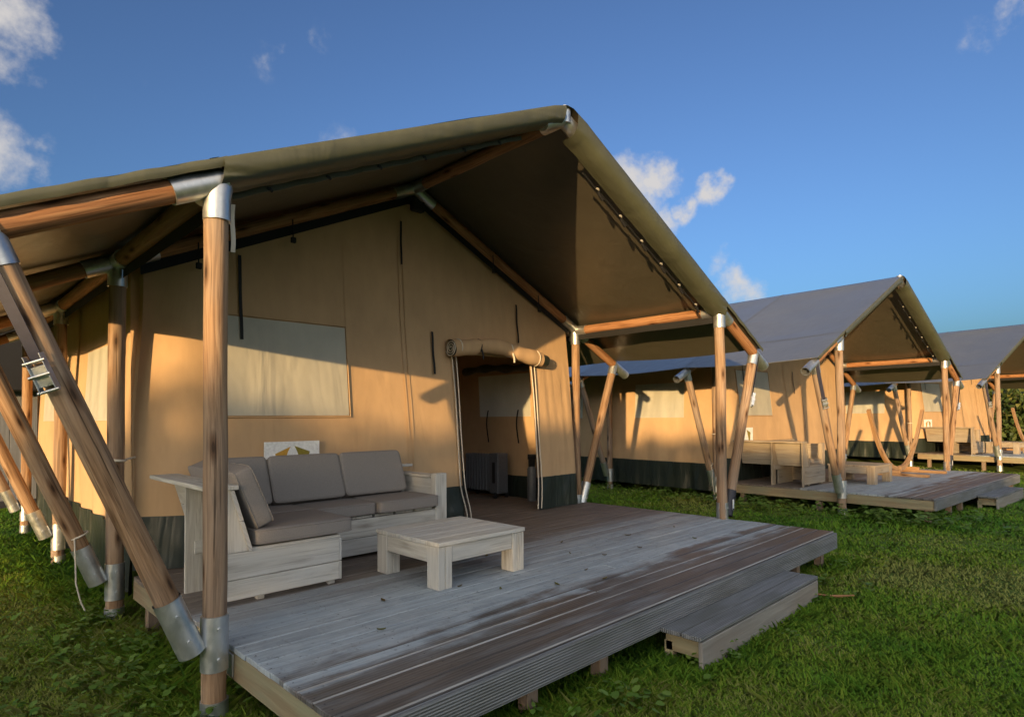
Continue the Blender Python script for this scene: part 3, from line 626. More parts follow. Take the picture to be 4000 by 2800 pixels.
        for y0, y1 in WIN:
            for d in (.012,):
                m = MB(); m.grid(lambda y, z: (sw(y, z)+sg*d+sg*.006*math.sin(y*19), y, z), lin(y0, y1, 40), lin(1.50, 2.18, 8)); m.build('window_panel', M['window'], s_)
            for yy in (y0+.25, y1-.25):
                m = MB(); m.grid(lambda u, v: (sw(yy, 1.5)-sg*.03-sg*.01*math.sin(v*5), yy+.014*u+.03*math.sin(v*3), 1.62-.5*v), [-1, 1], lin(0, 1, 8)); m.build('tie_strap', M['black'], s_)
        # folded flap above the window, inside
        m = MB(); yy0, yy1 = 2.7, 4.2
        m.tube([(xw-sg*.15, yy0+(yy1-yy0)*v, 2.25-.018*math.sin(v*7)) for v in lin(0, 1, 24)], [.055+.012*math.sin(v*21) for v in lin(0, 1, 24)], 12, True, None, 0, .15, 9); m.build('rolled_window_flap', M['valance'], s_)
    m = MB(); m.grid(lambda x, v: (x, 7.32, .11+(top_z(x)-.15-.11)*v), lin(.12, W-.12, 40), lin(0, 1, 10)); m.build('back_wall', M['wall'], t)
    # inner partition and dark bedroom ceiling
    m = MB(); m.grid(lambda x, v: (x, 4.66, HD+(top_z(x)-.2-HD)*v), lin(.16, W-.16, 30), lin(0, 1, 8)); m.build('inner_partition', M['wall'], t)
    return t

# ------------------------------------------------------------------ deck, step
def make_deck(loc, rot, label):
    t = empty('wooden_deck', loc, label, 'deck', 'timber decks under the tents'); t.rotation_euler.z = rot
    m = MB((0, 0, 0)); y = DF; i = 0; pitch = .143
    while y < 7.2:
        y1 = y+pitch-.007; dz = random.uniform(-.0015, .0015); x0 = DL+random.uniform(-.004, .004); x1 = DR+random.uniform(-.004, .006)
        if y > 1.85: x0, x1 = .26, W-.26
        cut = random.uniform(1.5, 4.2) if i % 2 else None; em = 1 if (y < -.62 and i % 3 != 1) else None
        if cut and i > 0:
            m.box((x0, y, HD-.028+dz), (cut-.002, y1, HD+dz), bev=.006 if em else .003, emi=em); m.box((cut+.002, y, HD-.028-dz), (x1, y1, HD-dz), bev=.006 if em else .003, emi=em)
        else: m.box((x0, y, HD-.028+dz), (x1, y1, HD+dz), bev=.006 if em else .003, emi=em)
        y += pitch; i += 1
    m.build('deck_boards', [M['deck'], M['lit_edge']], t)
    m = MB()
    for xj in [DL+.03]+[q+.02 for q in lin(.7, 4.9, 7)]+[DR-.03]:
        k = 0
        while DF+k*pitch < 1.85:
            for dy in (.035, .10):
                cx_, cy_ = xj+random.uniform(-.006, .006), DF+k*pitch+dy; m.add([(cx_+.0042*math.cos(a), cy_+.0042*math.sin(a), HD+.0022) for a in lin(0, 2*math.pi, 8)[:-1]], [list(range(7))])
            k += 1
    sc_ = m.build('screw_heads', M['darkmetal'], t); sc_['kind'] = 'stuff'
    m = MB(); zt = HD-.030
    m.box((DL-.004, DF-.030, HD-.165), (DR+.002, DF-.003, HD-.012)); m.build('front_fascia', M['ribbed'], t)
    for x0 in (DL+.004, DR-.048):
        m = MB(); m.box((x0, DF+.002, HD-.17), (x0+.044, 1.98, zt)); m.build('side_joist', M['joist'], t)
    m = MB()
    for x in lin(.7, 4.9, 7): m.box((x, DF+.05, HD-.16), (x+.044, 7.0, zt-.003))
    m.build('joists', M['joist'], t)
    m = MB(); m.box((DL-.006, -.02, HD-.15), (DL+.003, .055, HD-.035)); m.build('angle_bracket', M['steel'], t)
    for x in (.15, 1.15, 1.745, 2.9, 4.70, 5.33):
        m = MB(); m.box((x-.04, DF+.055, -.1), (x+.04, DF+.125, zt-.004)); m.build('leg', M['stump'], t)
    for x, y in ((.15, .4), (5.38, -.2), (5.38, .9), (.15, 1.7), (5.38, 1.9), (2.7, .6)):
        m = MB(); m.box((x-.04, y-.04, -.1), (x+.04, y+.04, zt-.004)); m.build('leg', M['stump'], t)
    return t
def make_step(T4, label):
    o = Vector((3.15, -1.33, 0)); t = empty('wooden_step', T4 @ o, label, 'step', 'steps up to the decks'); t.rotation_euler.z = T4.to_euler().z
    m = MB(o); m.box((2.21, -1.478, -.03), (4.12, -1.452, .172)); m.build('riser_board', M['stumpgrey'], t)
    m = MB(o)
    for a, b in ((-1.476, -1.345), (-1.338, -1.207)): m.box((2.20, a, .176), (4.13, b, .204))
    m.build('tread', M['ribbed'], t)
    for x in (2.25, 4.05):
        m = MB(o); m.box((x, -1.448, .06), (x+.044, -1.21, .166)); m.box((x, -1.26, -.05), (x+.06, -1.20, .12)); m.build('bearer', M['joist'], t)
    return t
M['stumpgrey'] = fascia_mat('riser_wood', 0, ((.20, .18, .16), (.29, .27, .24), (.36, .34, .31), (.26, .22, .18)))

# ------------------------------------------------------------------ furniture
def make_sofa(T4, label):
    o = Vector((1.3, 1.35, HD)); t = empty('corner_sofa', T4 @ o, label, 'sofa', 'pallet wood corner sofas'); t.rotation_euler.z = T4.to_euler().z
    z0 = HD
    # end panel facing the open side: two seat planks and the back board above
    m = MB(o)
    m.box((.27, .68, z0+.035), (1.062, .705, z0+.158)); m.box((.27, .68, z0+.162), (1.062, .705, z0+.328))
    m.prism([(.215, z0+.332), (.447, z0+.332), (.33, z0+.722), (.215, z0+.722)], 1, .682, .704)
    m.box((.215, .683, z0), (.268, .707, z0+.33)); m.build('end_panel', M['pale'], t)
    m = MB(o); m.box((1.063, .688, z0+.03), (1.086, 1.268, z0+.158)); m.box((1.063, .688, z0+.162), (1.086, 1.268, z0+.322)); m.build('side_panel', M['pale'], t)
    # slanted left back with cap rail and gussets
    m = MB(o); 
    def slant(zr): return .455-(zr-.335)*.30
    for k in range(2):
        a, b = .33+k*.197, .33+k*.197+.192
        m.prism([(slant(a)-.001, z0+a), (slant(b)-.001, z0+b), (slant(b)-.026, z0+b), (slant(a)-.026, z0+a)], 1, .672, 1.86)
    m.build('back_panel', M['pale'], t)
    m = MB(o); m.box((.17, .665, z0+.724), (.365, 1.90, z0+.752)); m.build('cap_rail', M['pale'], t)
    for y in (1.20,):
        m = MB(o); m.prism([(.215, z0), (.335, z0), (.335, z0+.32), (.42, z0+.332), (.306, z0+.72), (.215, z0+.72)], 1, y, y+.026); m.build('gusset', M['pale'], t)
    m = MB(o); m.box((.268, 1.19, z0+.255), (.62, 1.215, z0+.345)); m.build('cross_rail', M['pale'], t)
    # seat platform
    m = MB(o)
    for k in range(5): m.box((.46, .69+k*.235, z0+.325), (1.075, .69+k*.235+.21, z0+.345))
    for k in range(6): m.box((1.09+k*.212, 1.285, z0+.325), (1.09+k*.212+.19, 1.85, z0+.345))
    m.build('seat_slats', M['pale'], t)
    m = MB(o); m.box((1.088, 1.27, z0+.03), (2.365, 1.294, z0+.165)); m.box((1.088, 1.27, z0+.169), (2.365, 1.294, z0+.322)); m.build('front_panel', M['pale'], t)
    for x in (.5, 1.0): m = MB(o); m.box((x, .72, z0), (x+.05, .76, z0+.03)); m.build('foot', M['pale'], t)
    m = MB(o); m.box((.52, 1.24, z0), (1.05, 1.266, z0+.30)); m.build('inner_board', M['pale'], t)
    # back of the long run
    m = MB(o)
    for k in range(2):
        a, b = z0+.34+k*.17, z0+.34+k*.17+.165
        m.prism([(1.74+(a-z0-.34)*.22, a), (1.74+(b-z0-.34)*.22, b), (1.765+(b-z0-.34)*.22, b), (1.765+(a-z0-.34)*.22, a)], 0, .46, 2.36)
    m.box((.36, 1.79, z0+.685), (2.48, 1.90, z0+.71)); m.build('rear_back', M['pale'], t)
    # right arm
    m = MB(o); m.box((2.372, 1.345, z0+.02), (2.396, 1.9, z0+.20)); m.box((2.372, 1.345, z0+.204), (2.396, 1.9, z0+.385)); m.box((2.372, 1.345, z0+.39), (2.396, 1.9, z0+.60))
    m.box((2.36, 1.342, z0+.604), (2.49, 1.9, z0+.630)); m.box((2.46, 1.345, z0+.02), (2.484, 1.9, z0+.60)); m.build('arm_rest', M['pale'], t)
    m = MB(o); m.box((2.362, 1.262, z0), (2.494, 1.340, z0+.648), bev=.006); m.build('arm_post', M['pale'], t)
    return t
def cushion(name, corners_fn, label, group, base):
    """puffed rounded cushion: corners_fn maps unit cube to space"""
    m = MB(base); n = 12
    def pt(a, b, c):
        # superellipsoid-like rounding
        p = 15.0; l = (abs(a)**p+abs(b)**p+abs(c)**p)**(1/p); q = [a/l, b/l, c/l]
        puff = 1+.13*(1-a*a)*(1-b*b)+.05*mnoise.noise(Vector((a*2+base.x*9, b*2+base.y*9, c)))*(1-a**4)*(1-b**4)
        q[2] *= puff*(.9); return corners_fn(q[0], q[1], q[2])
    us = [-1, -.985, -.95, -.88, -.7, -.4, 0, .4, .7, .88, .95, .985, 1]
    m.grid(lambda u, v: pt(u, v, 1), us, us); m.grid(lambda u, v: pt(u, v, -1), us, us, flip=True)
    vs3 = [-1, -.85, -.5, 0, .5, .85, 1]
    for sg in (-1, 1):
        m.grid(lambda u, v: pt(u, sg, v), us, vs3, flip=sg > 0); m.grid(lambda u, v: pt(sg, u, v), us, vs3, flip=sg < 0)
    # merge seams
    key = {}; remap = []; nv = []; nr = []
    for i, p in enumerate(m.v):
        k = (round(p[0], 4), round(p[1], 4), round(p[2], 4))
        if k not in key: key[k] = len(nv); nv.append(p); nr.append(.5)
        remap.append(key[k])
    m.v = nv; m.r = nr; m.f = [[remap[k] for k in f] for f in m.f]
    keep = [i for i, f in enumerate(m.f) if len(set(f)) == len(f)]
    m.f = [m.f[i] for i in keep]; m.uv = [m.uv[i] for i in keep]; m.mi = [m.mi[i] for i in keep]; m.sm = [True]*len(keep)
    ob = m.build(name, M['cushion']); ob.location = base
    for c_ in (.80, -.80):
        pm = MB(base); ring = []
        for u in us[1:-1]: ring.append(pt(u, -1, c_))
        for u in us[1:-1]: ring.append(pt(1, u, c_))
        for u in us[1:-1][::-1]: ring.append(pt(u, 1, c_))
        for u in us[1:-1][::-1]: ring.append(pt(-1, u, c_))
        ring.append(ring[0]); pm.tube(ring, .0045, 6); pm.build('piping', M['cushion'], ob)
    return tag(ob, label, 'cushion', group)
def seat_fn(x0, x1, y0, y1, z0, z1):
    return lambda a, b, c: ((x0+x1)/2+a*(x1-x0)/2, (y0+y1)/2+b*(y1-y0)/2, (z0+z1)/2+c*(z1-z0)/2)
def make_table(T4, label):
    o = Vector((1.845, .40, HD)); t = empty('coffee_table', T4 @ o, label, 'table', 'low wooden coffee tables'); t.rotation_euler.z = T4.to_euler().z
    z0 = HD; x0, x1, y0, y1 = 1.425, 2.262, .008, .79
    m = MB(o)
    n = 5; w_ = (y1-y0)/n
    for k in range(n): m.box((x0, y0+k*w_+.0015, z0+.293), (x1, y0+(k+1)*w_-.0015, z0+.322))
    m.build('table_top', M['pale'], t)
    for x in (x0+.006, x1-.126):
        for y in (y0+.012, y1-.142):
            m = MB(o); m.box((x, y, z0), (x+.058, y+.13, z0+.291)); m.box((x+.062, y, z0), (x+.12, y+.13, z0+.291)); m.build('leg', M['pale'], t)
    m = MB(o)
    for y in (y0+.018, y1-.042): m.box((x0+.128, y, z0+.175), (x1-.128, y+.024, z0+.291))
    for x in (x0+.010, x1-.034): m.box((x, y0+.145, z0+.175), (x+.024, y1-.145, z0+.291))
    m.build('apron', M['pale'], t); return t
def make_hammock(T4, label):
    o = Vector((4.0, .45, HD)); t = empty('hammock_stand', T4 @ o, label, 'hammock stand', 'curved hammock stands'); t.rotation_euler.z = T4.to_euler().z
    z0 = HD
    for sg in (-1, 1):
        m = MB(o); pts = []
        for q in lin(0, 1, 26):
            x = 4.0+sg*(.05+1.5*q); z = z0+.10+1.18*q**2.1; pts.append(Vector((x, .45, z)))
        up_ = []
        vv = []; hw, hh = .03, .048
        for i, p in enumerate(pts):
            T = (pts[min(i+1, 25)]-pts[max(0, i-1)]).normalized(); N_ = Vector((0, 1, 0)).cross(T)
            for a, b in ((-1, -1), (1, -1), (1, 1), (-1, 1)): vv.append(p+Vector((0, a*hw, 0))+N_*b*hh*(1-.25*i/25))
        fs = [[i*4+k, i*4+(k+1) % 4, (i+1)*4+(k+1) % 4, (i+1)*4+k] for i in range(25) for k in range(4)]+[[3, 2, 1, 0], [100, 101, 102, 103]]
        if sg > 0: pass
        m.add(vv, fs, [[((k if k < 4 else k)//4*.07, (k % 4)*.07) for k in f] for f in fs]); m.build('curved_beam', M['arc'], t)
    for x in (3.45, 4.55):
        m = MB(o); m.box((x-.05, -.22, z0), (x+.05, 1.2, z0+.055)); m.box((x-.035, .25, z0+.055), (x+.035, .65, z0+.11)); m.build('foot', M['arc'], t)
    return t
def make_sign(T4, x0, label):
    w_, h_ = .507, .36; zc = 1.125; yb = wall_y(x0+w_/2, 1.2)-.03; o = Vector((x0+w_/2, yb, zc-h_/2))
    t = MB(o); t.box((x0, yb-.006, zc-h_/2), (x0+w_, yb+.006, zc+h_/2), bev=.002); b = t.build('sign_board', M['white']); b.location = T4 @ o; b.rotation_euler.z = T4.to_euler().z
    tag(b, label, 'sign', 'white signs on the tent fronts')
    cx = x0+w_/2; k = w_/1.0
    for pts, mt in ((([-.02, .135], [-.045, .09], [-.115, -.12], [-.135, -.12], [-.15, .04], [-.16, .075]), 'ochre'), (([.015, .14], [.16, .085], [.145, .04], [.13, -.12], [.115, -.12], [.04, .09]), 'olive')):
        m = MB(o); m.prism([(cx+p[0], zc+p[1]) for p in pts], 1, yb-.0085, yb-.0065); m.build('printed_mark', M[mt], b)
    return b

M['bare'] = wood_mat('bare_beige_wood', (.27, .20, .13), (.38, .30, .21), (.46, .38, .28), (.36, .33, .28), .5, 1.0, .8, True, .3, .3)
def bare_wood(root):
    for ch in root.children_recursive:
        for sl in ch.material_slots: sl.link = 'OBJECT'; sl.material = M['bare']
def TM(loc, rot): return Matrix.Translation(loc) @ Matrix.Rotation(rot, 4, 'Z')
tents = [((0, 0, 0), 0.0), ((9.0644, -.1792, -.017), -.07413), ((19.189, -.9355, .063), -.1993)]
T = [TM(*a) for a in tents]
t1 = make_tent(*tents[0], 'nearest tan safari tent with its door flap rolled up above the open doorway', True)
t2 = make_tent(*tents[1], 'middle safari tent with closed door and grey roof, second along the row', False)
t3 = copy_tree(t2); t3.location = tents[2][0]; t3.rotation_euler.z = tents[2][1]; t3['label'] = 'farthest safari tent, cut off by the right edge, in front of the hedge'
dk = make_deck(*tents[0], 'large weathered grey deck in the foreground with damp brown front boards')
d2 = copy_tree(dk); d2.location = tents[1][0]; d2.rotation_euler.z = tents[1][1]; d2['label'] = 'grey deck on short posts under the middle tent, hammock stand on it'
d3 = copy_tree(dk); d3.location = tents[2][0]; d3.rotation_euler.z = tents[2][1]; d3['label'] = 'low deck under the farthest tent, mostly hidden behind its sofa'
make_step(T[0], 'wide ribbed wooden step on the grass in front of the nearest deck')
make_step(T[1], 'small distant wooden step in front of the middle tent deck')
sf = make_sofa(T[0], 'pale wooden corner sofa with grey cushions on the nearest deck')
make_table(T[0], 'low square pale wooden coffee table in front of the cushioned sofa')
for i, (lab_s, lab_t) in enumerate((('bare wooden corner sofa without cushions on the middle tent deck', 'pale coffee table catching the sun on the middle tent deck'), ('bare wooden corner sofa on the farthest deck by the hedge', 'small coffee table at the right edge on the farthest deck'))):
    s2 = copy_tree(sf); s2['label'] = lab_s; bare_wood(s2); s2.location = T[i+1] @ Vector((1.3, 1.35, HD)); s2.rotation_euler.z = tents[i+1][1]
    bare_wood(make_table(T[i+1], lab_t))
make_hammock(T[1], 'curved wooden hammock stand on the middle tent deck behind the table')
make_hammock(T[2], 'curved wooden hammock stand at the right edge on the farthest deck')
make_sign(T[0], 1.054, 'white sign with ochre tent logo half hidden behind the cushioned sofa')
make_sign(T[1], .50, 'small white sign with tent logo above the bare sofa of the middle tent')
make_sign(T[2], .50, 'tiny white sign with tent logo on the farthest tent wall')
# cushions of the near sofa
G = 'grey sofa cushions'
cushion('seat_cushion', seat_fn(.472, 1.175, .672, 1.30, HD+.348, HD+.462), 'grey seat cushion on the near end of the sofa, beside the thick post', G, Vector((.82, .99, HD+.348)))
cushion('seat_cushion', seat_fn(.472, 1.175, 1.305, 1.78, HD+.348, HD+.462), 'grey corner seat cushion tucked between both sofa backs', G, Vector((.82, 1.54, HD+.348)))
cushion('seat_cushion', seat_fn(1.18, 1.725, 1.245, 1.72, HD+.348, HD+.458), 'grey middle seat cushion of the long sofa side', G, Vector((1.45, 1.5, HD+.348)))
cushion('seat_cushion', seat_fn(1.73, 2.368, 1.205, 1.70, HD+.348, HD+.465), 'grey seat cushion beside the right wooden arm of the sofa', G, Vector((2.05, 1.45, HD+.348)))
def lback(y0, y1):
    A = Vector((.352, 0, HD+.862)); 
    def f(a, b, c):      # a along the back height, b along y, c thickness
        base = Vector((.555, 0, HD+.468)).lerp(Vector((.395, 0, HD+.848)), (a+1)/2); n_ = Vector((.92, 0, .387)); p = base+n_*c*.076
        return (p.x, (y0+y1)/2+b*(y1-y0)/2, p.z)
    return f
cushion('back_cushion', lback(.695, 1.62), 'grey back cushion leaning on the near sofa back, seen from its end', G, Vector((.5, 1.15, HD+.45)))
def rback(x0, x1, dy=0):
    def f(a, b, c):
        base = Vector((0, 1.655+dy, HD+.466)).lerp(Vector((0, 1.80+dy, HD+.838)), (a+1)/2); n_ = Vector((0, -.93, .36)); p = base+n_*c*.068
        return ((x0+x1)/2+b*(x1-x0)/2, p.y, p.z)
    return f
cushion('back_cushion', rback(.50, .985, .015), 'grey corner back cushion partly hidden by the near back cushion', G, Vector((.75, 1.73, HD+.45)))
cushion('back_cushion', rback(.995, 1.635), 'grey middle back cushion below the white sign', G, Vector((1.3, 1.73, HD+.45)))
cushion('back_cushion', rback(1.645, 2.285), 'grey right back cushion next to the wooden arm', G, Vector((1.95, 1.73, HD+.45)))
# heater inside the open door
hb = Vector((5.0, 3.42, HD)); h = empty('radiator_heater', hb, 'dark grey wheeled heater standing inside the open tent door', 'heater')
m = MB(hb)
for k in range(9): m.box((4.90, 3.30+k*.062, HD+.09), (5.08, 3.30+k*.062+.052, HD+.63), bev=.018)
m.build('ribs', M['heater'], h)
m = MB(hb); m.box((4.88, 3.09, HD+.07), (5.09, 3.285, HD+.65), bev=.012); m.build('control_box', M['heater'], h)
m = MB(hb); m.box((4.872, 3.15, HD+.22), (4.8795, 3.205, HD+.52), bev=.002); m.build('control_panel', M['black'], h)
m = MB(hb)
for y in (3.14, 3.78):
    m.obox((4.86, y, HD+.07), (5.12, y, HD+.07), .04, .03)
    for x in (4.87, 5.10): m.tube([(x, y-.015, HD+.032), (x, y+.015, HD+.032)], .031, 14)
m.build('wheels', M['black'], h)
cb = Vector((5.07, 2.60, HD)); c = empty('canister', cb, 'dark slim canister standing inside the tent beside the right door edge', 'canister')
m = MB(cb); m.tube([(5.07, 2.60, HD), (5.07, 2.60, HD+.02), (5.07, 2.60, HD+.44), (5.07, 2.60, HD+.48)], [.06, .065, .065, .05], 20); m.build('body', M['heater'], c)
m = MB(cb); m.tube([(5.07, 2.60, HD+.48), (5.07, 2.60, HD+.58), (5.07, 2.60, HD+.585), (5.07, 2.60, HD+.65)], [.048, .048, .058, .058], 20); m.build('cap', M['black'], c)
# ------------------------------------------------------------------ ground and plants
bpy_me = bpy.data.meshes.new('ground')
gx = [-1200, -60, -20]+lin(-8, 30, 77)+[60, 1200]; gy = [-1200, -60, -20]+lin(-8, 20, 57)+[60, 1200]
m = MB(); m.grid(lambda x, y: (x, y, (.02*mnoise.noise(Vector((x*.7, y*.7, 0))) if -8 < x < 30 and -8 < y < 20 else 0)-.012), gx, gy)
tag(m.build('ground', M['ground']), 'lawn ground under the grass', None, None, 'structure')

def leaf_cloud(name, P, D1, D2, rnd, mt, six=False):
    """P centres, D1/D2 half axes -> quads"""
    n = len(P)
    if six:
        up_ = np.array([[0, 0, .15]])*np.linalg.norm(D1, axis=1)[:, None]
        V = np.concatenate([P-D1, P-D1*.45-D2*.5+up_, P+D1*.4-D2*.45+up_, P+D1*1.1, P+D1*.4+D2*.45+up_, P-D1*.45+D2*.5+up_], 1).reshape(-1, 3)
        return raw_mesh(name, V, 6, np.repeat(rnd, 6), mt)
    V = np.concatenate([P-D1, P+D2*.55, P+D1, P-D2*.55], 1).reshape(-1, 3)
    return raw_mesh(name, V, 4, np.repeat(rnd, 4), mt)
def raw_mesh(name, V, k, rnd, mt, faces=None):
    me = bpy.data.meshes.new(name); nv = len(V); me.vertices.add(nv); me.vertices.foreach_set('co', V.astype(np.float32).ravel())
    if faces is None:
        nf = nv//k; me.loops.add(nv); me.loops.foreach_set('vertex_index', np.arange(nv, dtype=np.int32)); me.polygons.add(nf)
        me.polygons.foreach_set('loop_start', np.arange(0, nv, k, dtype=np.int32))
    me.update(calc_edges=True); a = me.attributes.new('rnd', 'FLOAT', 'POINT'); a.data.foreach_set('value', rnd.astype(np.float32)); me.materials.append(mt)
    o = bpy.data.objects.new(name, me); COL.objects.link(o); return o
def vnoise(x, y, s, seed):
    """cheap smooth value noise on arrays"""
    r = np.random.default_rng(seed); g = r.random((64, 64)); xi = x*s; yi = y*s; i = np.floor(xi).astype(int); j = np.floor(yi).astype(int); fx = xi-i; fy = yi-j
    fx = fx*fx*(3-2*fx); fy = fy*fy*(3-2*fy); A = g[i % 64, j % 64]; B = g[(i+1) % 64, j % 64]; Cc = g[i % 64, (j+1) % 64]; D = g[(i+1) % 64, (j+1) % 64]
    return (A*(1-fx)+B*fx)*(1-fy)+(Cc*(1-fx)+D*fx)*fy
# grass: blades thinning out with distance from the path the picture was taken from
N = 560000
r = 1.6*np.exp(rng.random(N)*math.log(34/1.6)); th = R(44.7)+(rng.random(N)-.5)*R(104)
x = CAM.x+r*np.sin(th); y = CAM.y+r*np.cos(th)
ok = np.ones(N, bool)
for (px, py, _), a in tents:
    c_, s_ = math.cos(a), math.sin(a); lx = c_*(x-px)+s_*(y-py); ly = -s_*(x-px)+c_*(y-py)
    ok &= ~((lx > DL+.25) & (lx < DR-.3) & (ly > DF+.45) & (ly < 7))
x, y, r = x[ok], y[ok], r[ok]; n = len(x)
bare = np.exp(-(((x+.95)/.22)**2+((y-1.1)/.45)**2))+.75*np.exp(-(((x-7.3)/.5)**2+((y+3.0)/.25)**2))
kp = rng.random(len(x)) > bare*.9; x, y, r = x[kp], y[kp], r[kp]; n = len(x)
pn = vnoise(x, y, 1.3, 1)*.5+vnoise(x, y, 4.1, 2)*.5
edge = np.exp(-((y-(DF-.05))/.22)**2)*((x > -.2) & (x < 5.9))+np.exp(-((y+1.52)/.10)**2)*((x > 2) & (x < 4.3))*.8
edge2 = np.exp(-((x+.05)/.25)**2)*((y > -1.3) & (y < 7))
tall = (rng.random(n) < .02)*.03
hgt = (.014+.030*pn**1.8+.028*np.clip(edge, 0, 1)+.03*edge2+tall)*(.5+1.0*rng.random(n))*(1+.02*r)
wid = (.0012+.00065*r)*(.7+.6*rng.random(n))
az = rng.random(n)*2*np.pi; lean = (.45+1.0*rng.random(n))*hgt
dx, dy = np.cos(az), np.sin(az); sx, sy = -dy, dx
zb = np.full(n, -.015)
B0 = np.stack([x-sx*wid, y-sy*wid, zb], 1); B1 = np.stack([x+sx*wid, y+sy*wid, zb], 1)
M1 = np.stack([x+sx*wid*.8+dx*lean*.35, y+sy*wid*.8+dy*lean*.35, zb+hgt*.6], 1); M0 = np.stack([x-sx*wid*.8+dx*lean*.35, y-sy*wid*.8+dy*lean*.35, zb+hgt*.6], 1)
TP = np.stack([x+dx*lean, y+dy*lean, zb+hgt], 1)
V = np.concatenate([B0, B1, M1, TP, M0], 1).reshape(-1, 3)
rn = np.clip(-.12+.95*vnoise(x, y, .55, 5)+.5*vnoise(x, y, 2.3, 6)+(rng.random(n)-.5)*.5-.25*np.clip(edge+edge2, 0, 1), 0, .9)
tag(raw_mesh('grass', V, 5, np.repeat(rn, 5), M['grass']), 'short green lawn grass around the decks', 'grass', None, 'stuff')
# broad-leaved weeds in the lawn at the left and by the middle deck
P_ = []
for (cx, cy, sx_, sy_, k) in ((-.35, -.3, .4, .5, 70), (-.5, .9, .45, .7, 110), (-.6, 2.2, .5, .8, 90), (.35, -1.0, .5, .35, 60), (-.9, -.9, .35, .3, 60), (8.7, 1.0, .3, 1.2, 110), (8.9, -1.0, .4, .5, 90), (3, -1.35, 1.6, .2, 60), (9.3, 3, .5, 1.5, 90)):
    for _ in range(k):
        qx, qy = random.gauss(cx, sx_), random.gauss(cy, sy_)
        for _k in range(random.randint(4, 8)): P_.append((qx+random.gauss(0, .03), qy+random.gauss(0, .03), random.uniform(.03, .10)*(1.5 if qx > 6 else 1), random.uniform(.012, .027)*(1.6 if qx > 6 else 1)))
P_ = np.array(P_)
ok = ~((P_[:, 0] > .2) & (P_[:, 0] < 5.4) & (P_[:, 1] > -1.1)); P_ = P_[ok]; n = len(P_); a = rng.random(n)*6.28; tl = (rng.random(n)-.3)*.8
D1 = np.stack([np.cos(a), np.sin(a), tl], 1)*P_[:, 3:4]; D2 = np.stack([-np.sin(a), np.cos(a), (rng.random(n)-.5)*.6], 1)*P_[:, 3:4]*1.5
tag(leaf_cloud('weeds', P_[:, :3], D1, D2, rng.random(n), M['weed'], True), 'broad leaved weeds growing in the lawn', 'weeds', None, 'stuff')
# hedge behind the farthest tent
def hedge_leaves(n, fx, size):
    P = np.array([fx() for _ in range(n)]); a = rng.random((n, 3))-.5; a /= np.linalg.norm(a, axis=1)[:, None]; b = rng.random((n, 3))-.5; b = np.cross(a, b); b /= np.linalg.norm(b, axis=1)[:, None]
    s_ = size*(.6+.8*rng.random((n, 1))); return P, a*s_, b*s_
def hp():
    yv = random.uniform(-3, 10); xv = 30+.25*yv+random.uniform(0, 1.6)**1.2*.9; hz = 2.7+.5*mnoise.noise(Vector((yv*.6, 0, 0)))+.25*mnoise.noise(Vector((yv*2.1, 1, 0)))
    xv += .45*mnoise.noise(Vector((yv*.9, xv*.0, 2)))*1.0
    return (xv, yv, random.uniform(0, hz))
P, D1, D2 = hedge_leaves(16000, hp, .11)
hr = np.clip(rng.random(len(P))*.8+.2*(P[:, 2]/3), 0, 1)
hd = tag(leaf_cloud('hedge', P, D1, D2, hr, M['hedge']), 'tall leafy hedge at the right edge behind the farthest tent', 'hedge')
m = MB(); m.grid(lambda u, v: (31.4+.25*u, u, v), lin(-3, 10, 14), lin(0, 2.3, 5)); m.build('inner_twigs', M['stump'], hd)
# far trees behind the photographer that keep the low sun off the lawn
prof = [(-60, 1.3), (-8, 1.25), (-4.6, 1.5), (-3, 1.72), (-2.45, 1.95), (-.6, 1.95), (0, 1.7), (.6, 1.58), (1.3, 1.52), (1.9, 1.35), (2.6, .8), (3, .45), (4, -.3), (6, -1.3), (12, -2.0)]
def z0(s_): return float(np.interp(s_, [p[0] for p in prof], [p[1] for p in prof]))
hu = Vector((.894, .447)); hv = Vector((-.447, .894)); DT = 30
def tp():
    s_ = random.uniform(-45, 11); t_ = -DT-random.uniform(0, 2.5); zt = z0(s_)+.0938*(-t_)+.16*mnoise.noise(Vector((s_*2.3, 0, 5)))
    p = hu*t_+hv*s_; return (p.x, p.y, random.uniform(0, max(.2, zt)))
def tp2():        # thin young tops rising above the treeline
    s_ = random.gauss(1.75, .42); t_ = -DT-random.uniform(0, 1.5); p = hu*t_+hv*s_; b_ = z0(s_)+2.81
    return (p.x, p.y, b_+random.uniform(-.2, .62)*(1-abs(s_-1.75)/1.4))
P, D1, D2 = hedge_leaves(52000, tp, .19); P2, D12, D22 = hedge_leaves(330, tp2, .11)
P, D1, D2 = np.concatenate([P, P2]), np.concatenate([D1, D12]), np.concatenate([D2, D22])
tl_ = tag(leaf_cloud('treeline', P, D1, D2, rng.random(len(P)), M['hedge']), 'bushy treeline across the field behind the photographer', 'treeline', None, 'stuff')
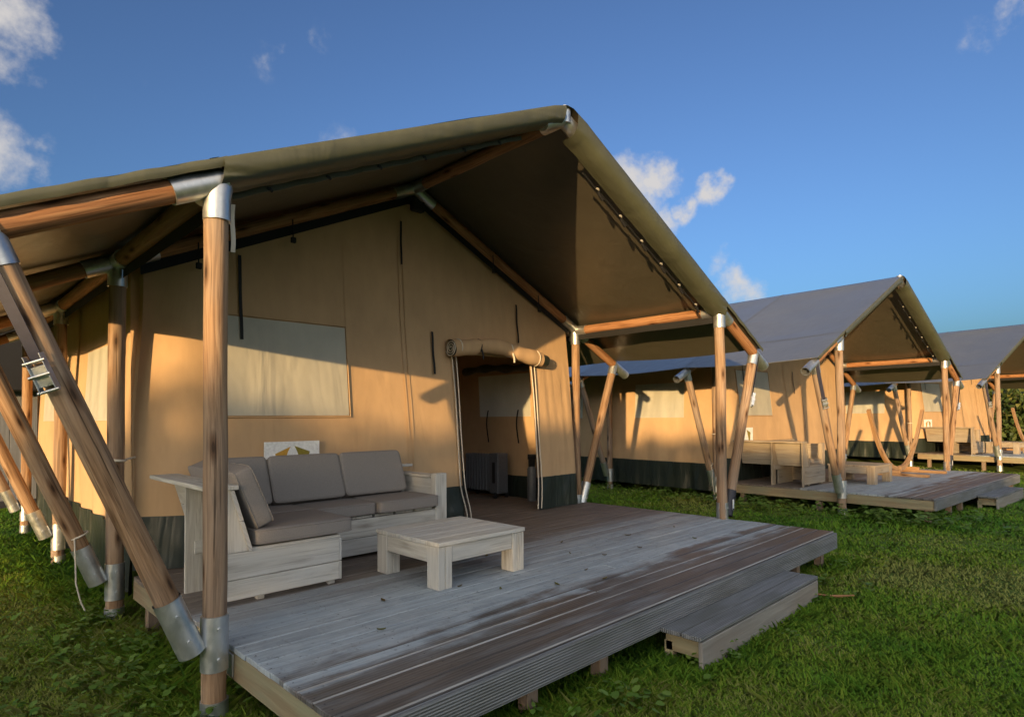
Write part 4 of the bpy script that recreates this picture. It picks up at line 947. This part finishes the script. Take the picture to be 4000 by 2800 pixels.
# grey cabin behind the first tent, seen between its side posts
cb = Vector((-2.4, 11.2, 0)); c = empty('cabin', cb, 'grey clad cabin with black roof far left behind the tent struts', 'cabin')
m = MB(cb)
for k in range(34): m.box((-5.5+k*.20, 10.42, .12), (-5.5+k*.20+.192, 10.46, 2.3))
m.build('cladding', M['cabin'], c)
m = MB(cb); m.box((-5.5, 10.47, 0), (1.3, 13, 2.3)); m.build('wall', M['darkmetal'], c)
m = MB(cb); m.box((-5.8, 10.0, 2.02), (1.4, 13.3, 4.1), bev=.02); m.build('roof', M['black'], c)
m = MB(cb); m.box((-5.6, 10.38, -.05), (1.3, 10.46, .115)); m.build('plinth', M['darkmetal'], c)
# fallen leaves on the near deck
for i, (lx, ly) in enumerate(((1.75, -.25), (2.35, .55), (2.9, .1), (3.2, .45), (3.05, -.15), (2.1, -.45), (1.05, .1), (3.9, .2), (2.55, -.35), (3.5, -.2), (.75, -.35), (4.2, -.35), (1.6, .0), (2.7, .75), (2.45, -.6), (4.6, .1))):
    m = MB((lx, ly, HD+.004)); a = random.uniform(0, 6.28); s_ = random.uniform(.018, .034); pts = []
    for q in lin(-1, 1, 7):
        wq = .42*math.cos(q*math.pi/2)*s_
        for e in (-1, 0, 1): X_, Y_ = q*s_, e*wq; pts.append((lx+X_*math.cos(a)-Y_*math.sin(a), ly+X_*math.sin(a)+Y_*math.cos(a), HD+.004+.006*abs(e)+.006*q*q))
    m.add(pts, [[i_*3+j, (i_+1)*3+j, (i_+1)*3+j+1, i_*3+j+1] for i_ in range(6) for j in range(2)]); ob = m.build('fallen_leaf', M['dryleaf']); ob.location = (lx, ly, HD+.004)
    tag(ob, 'small curled dry leaf lying on the nearest deck', 'leaf', 'fallen leaves on the deck')
m = MB((4.25, -1.55, 0)); m.tube([(4.16, -1.46, .05), (4.22, -1.52, .035), (4.30, -1.58, .028), (4.40, -1.66, .03)], [.006, .010, .011, .006], 8); ob = m.build('twig', M['beam']); ob.location = (4.25, -1.55, 0)
tag(ob, 'short yellowish twig in the grass at the right end of the near step', 'twig')
